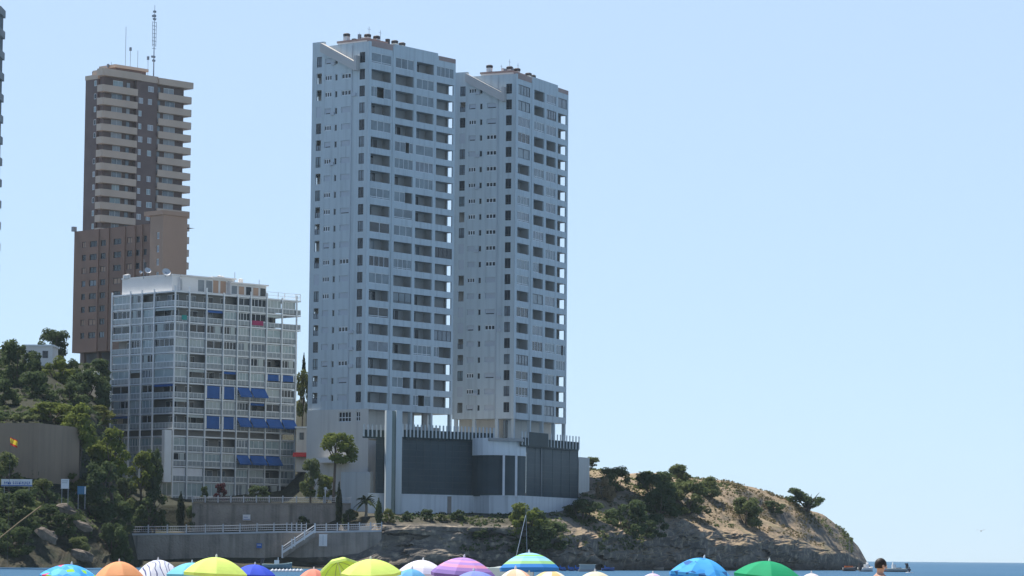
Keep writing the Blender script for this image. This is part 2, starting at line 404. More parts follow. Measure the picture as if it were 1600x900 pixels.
# ------------------------------------------------------------------ white towers
def white_tower(label, cx, D, a, wl_px, rr_px, y1, yN, glz, cols_px, seed, rmid):
    rnd = random.Random(seed)
    C = px(cx, rmid, D); fr = Frame(C, a)
    L = fr.u('R', rr_px, rmid); Wd = fr.u('L', wl_px, rmid)
    zt1 = fr.uz('R', cx, y1)[1]; ztN = fr.uz('R', cx, yN)[1]
    n = 21; pit = (zt1-ztN)/(n-1); H = pit*.63
    zroof = zt1 + 1.75; zbot = ztN - H - 1.15; zdeck = 22.4
    t = thing('apartment_tower', label, 'tower', (C.x, C.y, zdeck), fr.rz)
    Z = lambda z: z - zdeck
    wall = MB()
    # right face: four loggias a floor
    edges = cols_px
    bays = [(fr.u('R', e0, rmid), fr.u('R', e1, rmid)) for e0, e1 in edges]
    dep = 1.9; rev = .28
    holesR = []; holesE = []; holesL = []; holesB = []
    lw = [(Wd*.065, Wd*.16), (Wd*.315, Wd*.475), (Wd*.55, Wd*.59), (Wd*.655, Wd*.77), (Wd*.83, Wd*.92)]
    for k in range(n):
        z1 = Z(zt1 - k*pit); z0 = z1 - H; zf = z0 - pit + H + .28
        for bi, (u0, u1) in enumerate(bays):
            holesR.append((u0, u1, z0, z1))
            last = bi == len(bays)-1
            ua, ub = u0-.1, (L-.28 if last else u1+.1)
            zc = z1 + .05
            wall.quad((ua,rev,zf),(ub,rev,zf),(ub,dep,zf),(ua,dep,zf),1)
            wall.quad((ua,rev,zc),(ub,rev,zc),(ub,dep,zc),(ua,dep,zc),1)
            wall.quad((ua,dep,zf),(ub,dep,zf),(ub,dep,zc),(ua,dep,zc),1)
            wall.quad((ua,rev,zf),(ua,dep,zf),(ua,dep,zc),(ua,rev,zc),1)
            g = glz[k][bi]
            if last and g == 'o' and k > 0:
                ha, hb = .45, 1.5
                holesE.append((ha, hb, z0+.05, z1))
                facade(wall, lambda u,d,z: (ub+d, u, z), rev, dep, zf, zc, [(ha, hb, z0+.05, z1)], .01, 1)
            else:
                wall.quad((ub,rev,zf),(ub,dep,zf),(ub,dep,zc),(ub,rev,zc),1)
            # door in the back wall
            dm = MB(); w = ub-ua
            da = ua + w*rnd.choice((.12, .2, .3)); db = da + w*rnd.choice((.28, .34, .42))
            boxP(dm, PR, da, db, dep-.06, dep-.01, zf+.02, z1-.1, 0)
            boxP(dm, PR, (da+db)/2-.04, (da+db)/2+.04, dep-.09, dep-.062, zf+.02, z1-.1, 1)
            if not (last and g == 'o'): dm.build('balcony_door', [rnd.choice((GL_D, GL_D, GL_M, FR_D)), FR_W], t)
            if g == 'g':
                window(PR, u0, u1, z0, z1, .12, rnd.choice((2,3,3,4)), [rnd.choice((FR_W, FR_W, FR_D)), rnd.choice((GL_M, GL_T, GL_T, GL_D))], .1, 'loggia_glazing', t, rail=rnd.choice((0, 0, .3)))
            elif g == 'x':
                m_ = u0 + (u1-u0)*rnd.choice((.3, .6))
                window(PR, u0, m_, z0, z1, .12, 2, [FR_W, GL_T], .1, 'loggia_glazing', t)
                if rnd.random() < .6: window(PR, m_+(u1-m_)*.5, u1, z0, z1, .12, 1, [FR_W, GL_T], .1, 'loggia_glazing', t)
        # left face
        for wi, (u0, u1) in enumerate(lw):
            if wi in (0, 4): a0, a1 = z0, z1
            else: a0, a1 = z0+.42, z1-.45
            if wi == 2: a0 -= .12
            if k == 0 and wi == 1: continue
            holesL.append((u0, u1, a0, a1))
            if wi == 0: window(PL, u0, u1, a0, a1, .16, 2, [FR_D, rnd.choice((GL_D, GL_D, GL_M))], .08, 'window', t, rail=.35)
            elif wi == 2: window(PL, u0, u1, a0, a1, .18, 1, [FR_W, GL_D], .05, 'window', t)
            elif wi in (1, 3):
                if rnd.random() < (.45 if wi == 1 else .5):
                    nn = 3
                    window(PL, u0, u1, a0+(.0 if rnd.random()<.6 else (a1-a0)*.0), a1, .14, nn, [FR_W, GL_D], .16, 'window', t)
                else:
                    sm = MB(); boxP(sm, PL, u0+.003, u1-.003, .13, .17, a0+.003, a1-.003)
                    if rnd.random() < .25: boxP(sm, PL, u0+.2, u1-.2, .115, .128, a0+.04, a0+.2, 1)
                    sm.build('window_shutter', [SHUT, GL_D], t)
            else:
                # corner loggia with an opening through the far end wall
                zc = z1+.05; d2 = 1.7; ue = Wd-.28
                q = rnd.random()
                if q < .45 and k > 0:
                    ua = u0-.5
                    for za in (zf, zc): wall.quad(PL(ua,rev,za), PL(ue,rev,za), PL(ue,d2,za), PL(ua,d2,za), 1)
                    wall.quad(PL(ua,d2,zf), PL(ue,d2,zf), PL(ue,d2,zc), PL(ua,d2,zc), 1)
                    wall.quad(PL(ua,rev,zf), PL(ua,d2,zf), PL(ua,d2,zc), PL(ua,rev,zc), 1)
                    hz = (.35, 1.6, z0+.05, z0+H*rnd.choice((.55, .75, .9)))
                    holesB.append(hz)
                    facade(wall, lambda u,d,z: (u, ue+d, z), rev, d2, zf, zc, [hz], .01, 1)
                    if rnd.random() < .6: window(PL, u0, u1, z0, z1-.9, .12, 2, [FR_D, GL_M], .07, 'window', t)
                elif q < .8: window(PL, u0, u1, a0, a1, .14, 2, [FR_D, rnd.choice((GL_D, GL_M, GL_T))], .08, 'window', t, rail=.4)
                else:
                    sm = MB(); boxP(sm, PL, u0+.003, u1-.003, .045, .09, a0+.003, a1-.003); sm.build('window_shutter', [SHUT], t)
    zb, zr = Z(zbot), Z(zroof)
    facade(wall, PR, 0, L, zb, zr, holesR, rev)
    facade(wall, PL, 0, Wd, zb, zr, holesL, rev)
    facade(wall, lambda u,d,z: (L-d, u, z), 0, Wd, zb, zr, holesE, .28)
    facade(wall, lambda u,d,z: (u, Wd-d, z), 0, L, zb, zr, holesB, .28)
    wall.quad((0,0,zb),(L,0,zb),(L,Wd,zb),(0,Wd,zb)); 
    wall.quad((0,0,zr-.9),(L,0,zr-.9),(L,Wd,zr-.9),(0,Wd,zr-.9))
    # proud corner pilaster and line between first and second bay
    ub = (bays[0][1]+bays[1][0])/2
    wall.box(ub-.22, ub+.22, -.12, -.002, zb-.01, zr-.3)
    wall.box(-.14, .55, -.14, -.002, zb-.02, zr+.02)
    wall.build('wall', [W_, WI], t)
    # open ground storey on pillars
    for (a0, a1, b0, b1) in [(u0-.55, u0-.05, .1, .7) for (u0, u1) in bays] + [(L-.5, L, .1, .7), (L-.5, L, Wd-.8, Wd)] + ([(.05, .6, Wd*q, Wd*q+.6) for q in (.25, .62, .92)] if seed != 5 else []):
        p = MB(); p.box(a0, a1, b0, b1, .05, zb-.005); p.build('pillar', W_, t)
    c = MB(); c.box(2.4, L*(.62 if seed == 5 else .96), 2.6, Wd-.3, 0, zb-.01); c.build('lobby_wall', WB, t)
    if seed == 5:
        c = MB(); c.box(L*.62+.01, L-.6, 2.4, 2.7, 0, (zb)*.52); c.box(L*.62+.01, L*.68, 2.4, 2.7, zb*.52+.005, zb-.012); c.box(L*.78, L*.84, 2.4, 2.7, zb*.52+.005, zb-.012); c.build('screen_wall', WI, t)
    g = window(PR, bays[0][0], bays[0][0]+1.8, .3, zb-.2, 2.5, 2, [FR_D, GL_D], .08, 'lobby_window', t)
    # air conditioners under some windows, a downpipe, roof clutter
    for k in range(n):
        if rnd.random() < .4:
            z1 = Z(zt1 - k*pit)-H; u = Wd*rnd.choice((.24, .5, .62))
            c = MB(); boxP(c, PL, u-.4, u+.4, -.32, -.004, z1+.15, z1+.7); c.build('air_conditioner', SHUT, t)
    c = MB(); c.box(-.12, -.003, Wd*.285, Wd*.285+.12, zb, zr-.4); c.build('downpipe', SHUT, t)
    for i in range(9):
        u = 1.2+rnd.random()*6; d = 1.5+rnd.random()*Wd*.4; h = .9+rnd.random()*.9; q = .12+rnd.random()*.3
        c = MB(); c.box(u-q, u+q, d-q, d+q, zr-.2, zr+h); c.build('roof_vent', rnd.choice((W2, METAL, CAPD)), t)
    # roof parts
    r = MB(); r.box(1.0, 6.5, 1.2, Wd*.62, zr-.9, zr+.5); r.build('penthouse', W2, t)
    r = MB(); r.box(.9, 6.6, 1.1, Wd*.63, zr+.505, zr+.85); r.build('coping', ROOFW, t)
    r = MB(); r.box(.02, ub-.3, -.03, .5, zr-.75, zr+.3); r.build('coping', ROOFW, t)
    r = MB(); r.box(L*.80, L-.1, -.03, .5, zr-.7, zr+.1); r.build('coping', ROOFW, t)
    r = MB(); r.box(.03, .4, .6, Wd*.55, zr-.55, zr+.02); r.build('coping', ROOFW, t)
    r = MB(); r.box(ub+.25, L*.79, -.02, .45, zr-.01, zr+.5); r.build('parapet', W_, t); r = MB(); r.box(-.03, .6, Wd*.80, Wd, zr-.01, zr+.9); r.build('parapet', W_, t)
    for (u, d, h) in ((1.6, Wd*.50, 1.35), (3.0, Wd*.22, 1.1), (4.4, Wd*.15, .9), (9.3, 1.8, .75), (11.6, 2.0, .7)):
        c = MB(); c.box(u-.42, u+.42, d-.42, d+.42, zr+.3, zr+.3+h)
        ch = c.build('chimney', W2, t)
        c = MB(); c.lathe([(.1,0),(.62,.02),(.64,.42),(.42,.56),(.02,.6)], 12, c=(u, d, zr+.3+h)); c.build('cap', CAPD, ch)
    for (u, d, h) in ((3.6, 3, 3.4), (6, 2.4, 3.0), (2.2, 4, 2.2)):
        c = MB(); c.tube([(u,d,zr+.9),(u,d,zr+h)], .035, 5); c.tube([(u-.5,d,zr+h*.85),(u+.5,d,zr+h*.85)], .025, 4); c.build('aerial', METAL, t)
    # the slanting beam across the top of the left face
    b = MB(); ua, ub2 = Wd*.80, Wd*.2; za, zb2 = zr+.55, zr-3.4; th = 1.6
    b.add([(-1.0,ua,za),(.02,ua,za),(.02,ua,za-th),(-1.0,ua,za-th),(-1.0,ub2,zb2),(.02,ub2,zb2),(.02,ub2,zb2-th),(-1.0,ub2,zb2-th)],
          [(0,1,2,3),(7,6,5,4),(0,4,5,1),(3,2,6,7),(0,3,7,4),(1,5,6,2)])
    b.box(-1.02, .02, ub2-.55, ub2, zb2-th-.02, zb2+1.0)
    b.build('slanting_beam', BEAM, t)
    return fr, L, Wd, t, zbot
G1 = ['ggog','oogo','xogo','oooo','gooo','oxgo','oggo','oogo','gxoo','ogoo','ggoo','ooog','ggoo','gooo','ogoo','gooo','ooog','gogx','oooo','oxoo','ooxo']
G2 = ['gogg','gogo','gggo','gooo','gooo','oggo','oogo','gogo','gooo','ogoo','oogo','gxoo','gooo','oggo','gooo','ogoo','oggx','goog','gogo','gooo','oogo']
fr1, L1, W1, t1, zb1 = white_tower('nearer and larger of the two white towers, standing left of the other one',
    573, 540, 36.8, 484.5, 709.5, 79.3, 611.6, G1, [(577.5,608.5),(615.5,644),(648.5,675.5),(680,706.5)], 5, 360)
fr2, L2, W2d, t2, zb2 = white_tower('farther white apartment tower rising behind the dark glass podium, partly hidden by the nearer tower',
    804, 568, 25, 709, 886.5, 129.3, 628.4, G2, [(808,826.5),(833,849),(852.5,867.5),(870.5,884)], 11, 390)

# lower white volume under the nearer tower's left face
zb = 8.6
t = thing('tower_annex', 'cream annex wall under the nearer white tower behind the bare trunked pine', 'building', tuple(fr1.w(0, 0, zb)), fr1.rz)
ztop = zb1 - .02 - zb
wa = MB()
u480 = fr1.u('L', 479.5, 650, -.35); u588 = fr1.u('R', 588, 700, -1.2)
P2 = lambda u, d, z: (d-.35, u, z)
hol = []
for (x0, x1, y0, y1) in ((529, 548, 643.5, 659), (556, 562.5, 643, 658)):
    a, z1 = fr1.uz('L', x0, y0, -.35); b, z0 = fr1.uz('L', x1, y1, -.35); hol.append((b, a, z0-zb, z1-zb))
for (x0, x1, y0, y1) in ((512, 541, 726, 733.5),):
    a, z1 = fr1.uz('L', x0, y0, -.35); b, z0 = fr1.uz('L', x1, y1, -.35); hol.append((b, a, z0-zb, z1-zb))
facade(wa, P2, -1.2, u480, 0, ztop, hol, .25)
wa.box(-.349, u588, -1.2, 9, 0, ztop-5.4); wa.quad((-.34, .2, ztop), (L1*.5, .2, ztop), (L1*.5, u480, ztop), (-.34, u480, ztop))
wa.box(-.34, 6, u480-.3, u480, 0, ztop-.005)
wa.build('wall', WB, t)
for i, h in enumerate(hol):
    window(P2, h[0], h[1], h[2], h[3], .2, (4, 2, 3)[i], [FR_W, GL_D], .12, 'window', t, rail=(.75, .75, 0)[i])
c = MB(); a, z1 = fr1.uz('L', 505, 716, -.35); b, z0 = fr1.uz('L', 545, 723, -.35)
c.box(-2.0, -.352, b, a, z0-zb, z1-zb); c.build('canopy', W2, t)
c = MB(); a, z1 = fr1.uz('L', 538, 738, -.35); b, z0 = fr1.uz('L', 583, 772, -.35)
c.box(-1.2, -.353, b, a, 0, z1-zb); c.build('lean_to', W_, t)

# ------------------------------------------------------------------ glass podium
O = px(740, 790, 545); O.z = 8.8
pod = thing('glass_podium', 'dark glass fronted podium on a white base below the two white towers', 'building', tuple(O))
def PMB(f=None):
    mb = MB(); mb.xf = (lambda p: f.w(p.x, p.y, p.z) - O) if f else (lambda p: p - O); return mb
fA = Frame(px(588, 700, 528), 50); fC = Frame(px(822, 740, 543), 26)
uA0, uA1 = 0, fA.u('R', 739, 730)
uC1 = fC.u('R', 903, 740)
zdeck = 22.4
zA0 = fA.uz('R', 640, 774)[1]; zA1 = fA.uz('R', 640, 683)[1]
cB = [px(739, 700, 541.0), px(765, 700, 537.6), px(795, 700, 537.0), px(816, 700, 539.0), px(824, 700, 543)]
pA0 = fA.w(0, 0); pA1 = fA.w(uA1, 0); pC0 = fC.w(0, 0); pC1 = fC.w(uC1, 0)
E0 = px(904, 750, pC1.y+1); E1 = px(921, 750, pC1.y+6)
back = [Vector((pC1.x-3, 604, 0)), Vector((pA0.x+4, 560, 0)), Vector((pA0.x+1, 536, 0))]
# roof deck
mb = PMB(); mb.prism([p[:2] for p in [pA0, pA1] + cB[1:4] + [pC0, pC1] + back], zdeck-.5, zdeck); mb.build('roof_deck', WI, pod)
# base wall: white band
bp_ = [fA.w(-2.0, -.5), fA.w(uA1, -.5), cB[1]+Vector((0,-.6,0)), cB[2]+Vector((0,-.6,0)), cB[3]+Vector((.3,-.7,0)), fC.w(uC1+.3, -.6)]
mb = PMB(); mb.prism([p[:2] for p in bp_ + back], 6, zA0-.01); mb.build('base_wall', WP, pod)
mb = PMB()
for (p, q_) in zip(bp_[:-1], bp_[1:]):
    mb.prism([(p + Vector((0,-.12,0)))[:2], (q_ + Vector((0,-.12,0)))[:2], (q_ + Vector((0,.4,0)))[:2], (p + Vector((0,.4,0)))[:2]], zA0-.008, zA0+.22)
mb.build('base_coping', WP, pod)
for x_ in (700.5,):
    mb = PMB(); p = px(x_, 785, 538); q_ = fA.w(fA.u('R', x_, 785, -.5), -.62); mb.box(q_.x-.45, q_.x+.45, q_.y-.05, q_.y+.3, 6.2, zA0-.02); mb.build('drain_panel', STONE, pod)
def curtain(f, u0, u1, z0, z1, nu, nz, d=0, thick=.06, name='glass_wall'):
    mb = PMB(f); mb.quad((u0,d,z0),(u1,d,z0),(u1,d,z1),(u0,d,z1), 1)
    for i in range(nu+1):
        u = u0+(u1-u0)*i/nu; mb.box(u-thick/2, u+thick/2, d-.04, d-.004, z0, z1, 0)
    for i in range(nz+1):
        z = z0+(z1-z0)*i/nz; mb.box(u0, u1, d-.03, d-.006, z-thick/2, z+thick/2, 0)
    return mb.build(name, [mat('glass_joint', (.05, .062, .07), .4) if not curtain.m else curtain.m, PGL], pod)
curtain.m = mat('glass_joint', (.075, .098, .108), .5)
u628 = fA.u('R', 627.5, 730); u600 = fA.u('R', 600, 730)
curtain(fA, u628, uA1+.2, zA0+.2, zA1, 10, 9); curtain(fA, fA.u('R', 587, 730), u600, zA0-1.4, zA1, 1, 9)
mb = PMB(fA); mb.box(u600-.02, u628+.02, -.2, .35, zA0-.5, zA1); mb.build('glass_backing', GL_D, pod)
# curved white fascia and the glass below it
zf0 = px(770, 711, 537.6).z; zf1 = px(770, 684, 537.6).z
mb = PMB()
nB = 10; crv = []
for i in range(nB+1):
    x = 738 + (822-738)*i/nB; s_ = i/nB
    crv.append(px(x, 700, 540.6 - 3.6*math.sin(math.pi*min(1, s_*1.02))**.7 + 1.6*s_))
mb.prism([p[:2] for p in crv] + [(crv[-1]+Vector((0,4,0)))[:2], (crv[0]+Vector((0,4,0)))[:2]], zf0, zf1); mb.build('fascia', WP, pod)
mb = PMB(); inn = [p + Vector((0, .7, 0)) for p in crv]
for p, q_ in zip(inn[:-1], inn[1:]): mb.quad((p.x,p.y,zA0+.1),(q_.x,q_.y,zA0+.1),(q_.x,q_.y,zf0),(p.x,p.y,zf0))
mb.build('glass_wall', PGL, pod)
for x in (787, 806.5):
    mb = PMB(); p = px(x, 745, 537.4); mb.box(p.x-.2, p.x+.2, p.y-.25, p.y+.4, zA0, zf0-.005); mb.build('mullion', WHITE, pod)
# right glass block
zC1 = fC.uz('R', 860, 697)[1]
curtain(fC, 0, uC1, zA0+.1, zC1, 6, 8)
mb = PMB(fC); u845 = fC.u('R', 845, 740); mb.box(u845-.1, u845+.1, -.12, -.045, zA0+.1, zC1); mb.build('mullion', METAL, pod)
mb = PMB(); e = fC.w(uC1, 0)
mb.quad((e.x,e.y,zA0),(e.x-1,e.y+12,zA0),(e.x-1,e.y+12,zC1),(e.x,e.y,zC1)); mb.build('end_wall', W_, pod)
mb = PMB(); zE0 = 7.5; zE1 = px(912, 714, E0.y).z
mb.prism([E0[:2], E1[:2], (E1.x, E1.y+9), (E0.x, E0.y+9)], zE0, zE1); mb.build('end_pier', WB, pod)
# glazed fences with pale slats on the roof edge
def slat_fence(f, x0, x1, ym, y0, y1, d, step, name='roof_fence', solid=None):
    u0, u1 = f.u('R', x0, ym, d), f.u('R', x1, ym, d); z0 = f.uz('R', (x0+x1)/2, y1, d)[1]; z1 = f.uz('R', (x0+x1)/2, y0, d)[1]
    mb = PMB(f); hz = z0+(z1-z0)*.5
    mb.box(u0, u1, d, d+.05, z0, hz, 1); mb.box(u0, u1, d-.02, d+.07, hz, hz+.1, 1); mb.box(u0, u1, d-.04, d+.25, z0-.35, z0, 1)
    n = int((u1-u0)/step)
    for i in range(n+1):
        u = u0+(u1-u0)*i/n
        mb.box(u-.15, u+.15, d-.14, d-.045, z0-.1, z1, 0)
    if solid: mb.box(solid[0], solid[1], d-.2, d+.1, z0-.2, z1, 1)
    return mb.build(name, [mat('slat_pale', (.52, .56, .56), .5), GGLD], pod)
GGLD = mat('fence_glass', (.04, .058, .06), .4, nscale=.5, spec=.1)
slat_fence(fA, 568, 601, 675, 663.5, 681.5, -.5, .75); slat_fence(fA, 629, 771, 675, 665.5, 684.5, -.5, .78)
slat_fence(fC, 815, 904, 688, 678, 698, -.6, 1.25, solid=(-.5, 7.2))
# twin white columns with a green glass slot between
fT = Frame(px(603, 720, 525.5), 78)
for (x0, x1) in ((603, 612), (618.5, 628)):
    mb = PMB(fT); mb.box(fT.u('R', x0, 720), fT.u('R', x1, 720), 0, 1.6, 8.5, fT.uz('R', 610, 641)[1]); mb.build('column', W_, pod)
mb = PMB(fT); mb.box(fT.u('R', 611.8, 720), fT.u('R', 618.7, 720), .5, 1.5, 8.5, fT.uz('R', 610, 642)[1]); mb.build('glass_slot', GGL, pod)

# ------------------------------------------------------------------ balcony block (left)
def balcony_block():
    rnd = random.Random(3)
    fr = Frame(px(270.8, 600, 560), 45); z0w = 10.2
    t = thing('apartment_block', 'pale apartment block gridded with white posts, glazed balconies and blue awnings', 'apartment block', (fr.C.x, fr.C.y, z0w), fr.rz)
    Z = lambda y: fr.uz('R', 270.8, y)[1] - z0w
    ys = [453.3 + 23.86*k for k in range(10)] + [680, 704, 727.5, 751, 783]
    zs = [Z(y) for y in ys]
    colR = [fr.u('R', x, 600) for x in (270.8, 293, 320, 347, 369, 389.5, 414.5, 438.5, 461)]
    colL = [fr.u('L', x, 600) for x in (270.8, 240, 221, 203, 174)]
    L = colR[-1]; Wd = colL[-1]; dep = 1.5
    core = MB()
    core.box(dep, colR[7]-.2, dep, Wd-.05, zs[14]-1, zs[0]-.3)
    core.box(colR[7]-.21, L-.1, 3.2, Wd-.05, zs[14]-1, zs[2]-.3)
    core.build('wall', mat('block_plaster', (.24, .235, .22), .85, nscale=.2), t)
    for k in range(14):
        s = MB(); e = L + (1.15 if k in (0, 1, 2) else .05)
        s.box(-.05, e, -.05, Wd, zs[k]-.26, zs[k]); s.build('floor_slab', FR_W, t)
    for u in colR:
        s = MB(); s.box(u-.12, u+.12, -.28, -.055, zs[14]-1, zs[0]+(.9 if rnd.random()<.6 else .3)); s.build('post', FR_W, t)
    for u in colL[1:]:
        s = MB(); s.box(-.28, -.055, u-.12, u+.12, zs[14]-1, zs[0]+.5); s.build('post', FR_W, t)
    s = MB(); s.box(-1.9, -.30, -.2, .6, zs[13]-.3, zs[10]+.9); s.build('corner_bay', FR_W, t)
    # roof edge railing on the right end
    s = MB(); e = L+1.1
    for u in (colR[6], colR[7]-.8, colR[7]+.8, L, e): s.box(u-.05, u+.05, .1, .2, zs[0], zs[0]+1.2)
    for h in (.55, 1.15): s.box(colR[6], e, .12, .18, zs[0]+h, zs[0]+h+.06); s.box(e-.06, e, .1, 6, zs[0]+h, zs[0]+h+.06)
    s.build('roof_railing', WHITE, t)
    PATR = ['ooooddpp','ooopddoo','ddddpppp','ppddddpp','poppddoo','poooppee','ooBBaapo','ooppdodd','ooBBaaaa','________','ppoodppp','dpppaaap','PPooppod','ppppdddd']
    PATL = ['oodp','opdd','dddd','dpdo','pdpp','pdop','odpd','oppd','odpo','____','pppp','pppp','pppp','pppp']
    for k in range(14):
        zt = zs[k]-.32; zb = zs[k+1]
        if k != 9:
            r = MB(); e = L + (1.1 if k in (0, 1) else 0)
            h = zb + .98
            for (a0, a1, P) in ((0, e, PR), (.1, Wd, PL)):
                boxP(r, P, a0, a1, .0, .05, zb+.12, h-.1, 0 if P is PR else 2); boxP(r, P, a0, a1, -.04, .08, h-.1, h, 1)
                m = int((a1-a0)/.9)
                for i in range(m+1):
                    u = a0+(a1-a0)*i/m; boxP(r, P, u-.03, u+.03, -.03, -.004, zb+.02, h-.11, 1)
            if k < 3: r.box(e-.05, e, 0, 5, zb+.1, h-.1, 0)
            r.build('balcony_railing', [RAILP, FR_W, RAILL], t)
            if k >= 2: window(lambda u, d, z: (L-d, u, z), .1, 3.3, zb+.05, zt-.02, .05, 3, [FR_W, GL_P], .09, 'end_glazing', t)
        for (pat, cl, P, nm) in ((PATR[k], colR, PR, 'R'), (PATL[k], colL, PL, 'L')):
            for i, ch in enumerate(pat):
                if nm == 'R' and i == 7 and ch == 'o' and k != 1: ch = 'd'
                u0, u1 = cl[i]+.15, cl[i+1]-.15; w = u1-u0
                if ch == 'o':
                    if i < 7 or nm == 'L':
                        window(P, u0+w*.12, u0+w*rnd.choice((.55, .7, .85)), zb+.05, zt-.25, dep-.01, 2, [FR_W, rnd.choice((GL_D, GL_D, GL_M))], .07, 'balcony_door', t)
                    if rnd.random() < .3:
                        b = MB(); boxP(b, P, u0, u1, .02, .06, zt-.45, zt-.02); b.build('blind', [rnd.choice((BLIND, AWN, BLIND))], t)
                elif ch in 'dp':
                    lo = zb+.05 if rnd.random() < .5 else zb+1.0
                    g = GL_M if ch == 'd' else rnd.choice((GL_P, BLIND, GL_P))
                    if ch == 'd': g = rnd.choice((GL_D, GL_D, GL_M, GL_D))
                    window(P, u0, u1, lo, zt-.02, .12, rnd.choice((2, 3, 4, 4)), [FR_W, g], .09, 'balcony_glazing', t, rail=(.95 if lo < zb+.5 else 0))
                    if ch == 'd' and rnd.random() < .5:
                        b = MB(); boxP(b, P, u0+w*.55, u1-w*.1, .04, .066, lo+.1, zt-.1); b.build('blind', [BLIND], t)
                elif ch == 'P':
                    b = MB(); boxP(b, P, u0, u1, .06, .12, zb+.5, zt-.05); b.build('blind', [WHITE], t)
                elif ch in 'Be':
                    b = MB(); hgt = (zt-zb)*(.95 if ch == 'B' else .5)
                    boxP(b, P, u0+w*.08, u1-w*.12, -.10, -.06, zt-hgt, zt-.05, 0)
                    boxP(b, P, u0, u0+w*.08, -.12, -.05, zt-hgt, zt-.02, 1); boxP(b, P, u1-w*.12, u1-w*.06, -.12, -.05, zt-hgt, zt-.02, 1)
                    b.build('awning', [AWN, FR_W], t)
                elif ch == 'a':
                    b = MB(); th = .05
                    za, zc = zt-.05, zt-1.5; d0, d1 = -.05, -1.15
                    b.add([P(u0,d0,za), P(u1,d0,za), P(u1,d1,zc), P(u0,d1,zc), P(u0,d0,za-th), P(u1,d0,za-th), P(u1,d1,zc-th), P(u0,d1,zc-th)],
                          [(0,1,2,3),(7,6,5,4),(0,4,5,1),(1,5,6,2),(2,6,7,3),(3,7,4,0)])
                    for uu in (u0+.06, u1-.06): b.tube([P(uu, d0, za-.9), P(uu, d1, zc-.03)], .04, 5, 1)
                    boxP(b, P, u0, u1, d1-.04, d1, zc-.3, zc, 0)
                    b.build('awning', [AWN, FR_W], t)
    for (k, i, f0, f1, m) in ((1, 0, .5, .85, TEAL), (1, 5, .1, .8, MAG)):
        b = MB(); u0, u1 = colR[i], colR[i+1]; zb = zs[k+1]
        boxP(b, PR, u0+(u1-u0)*f0, u0+(u1-u0)*f1, -.10, -.05, zb+.3, zb+1.15); b.build('hanging_cloth', [m], t)
    # penthouse storeys
    zr = zs[0]
    def ub(face, x0, x1, y): a, b = fr.u(face, x0, y), fr.u(face, x1, y); return min(a, b), max(a, b)
    a, b = ub('L', 184, 262, 445)
    p = MB(); p.box(1.0, 7.0, max(.8, a), b, zr, zr+2.9); p.box(.9, 7.1, max(.7, a-.1), b+.1, zr+2.905, zr+3.15); p.build('penthouse', W2, t)
    u0, u1 = ub('R', 252, 292, 445)
    p = MB(); p.box(2.5, u1, 1.6, 8, zr, zr+2.6); p.build('penthouse', W2, t)
    for i in range(4):
        u = 2.6+(u1-2.6)*i/4; window(PR, u+.15, u+(u1-2.6)/4-.1, zr+.4, zr+2.2, 1.57, 2, [FR_W, GL_M], .1, 'penthouse_window', t)
    for (x0, x1, hh, dd) in ((294, 345, 2.9, 2.2), (345, 380, 3.1, 2.6), (369, 425, 2.3, 1.6)):
        u0, u1 = ub('R', x0, x1, 450)
        p = MB(); p.box(u0, u1, dd, 8.5, zr, zr+hh); p.box(u0-.2, u1+.2, dd-.5, 8.6, zr+hh+.004, zr+hh+.25); p.build('penthouse', W2, t)
        n = max(2, int((u1-u0)/1.6))
        for i in range(n):
            u = u0+(u1-u0)*i/n; window(PR, u+.15, u+(u1-u0)/n-.15, zr+.3, zr+hh-.3, dd-.03, 1, [FR_W, rnd.choice((GL_D, BRN3, GL_M))], .1, 'penthouse_window', t)
    for (x, y, r_) in ((231, 422.5, .6), (260, 425, .8), (220, 425, .3)):
        u, z = fr.uz('R', x, y, 3); z -= z0w
        d = MB(); d.lathe([(.02, -.25), (.5, -.2), (.85, -.06), (1, .08)], 16); ds = d.build('satellite_dish', SHUT, t, True)
        ds.location = (u, 3, z); ds.scale = (r_,)*3; ds.rotation_euler = (R(58), 0, R(-20))
        m = MB(); m.tube([(u, 3.2, zr+2.6), (u, 3.1, z)], .06, 5); m.build('dish_mast', METAL, t)
    for (x, y, h) in ((339, 434, 2.2), (347, 433, 1.5), (367, 425, 2.6), (343, 432, 1), (405, 437, 2.4), (312, 434, .8), (303, 434, .7), (196, 431, .6), (200, 430, .7), (376, 437, 1), (225, 405, 2.5)):
        u, z = fr.uz('R', x, y, 4); z -= z0w
        m = MB(); m.tube([(u, 4, zr+2.0), (u, 4, z)], .05, 5)
        if h < 2.3: m.lathe([(.05, 0), (.45, .05), (.45, .7), (.1, .8)], 10, c=(u, 4, z-.6))
        m.build('roof_vent', W2 if h < 2 else METAL, t)
balcony_block()

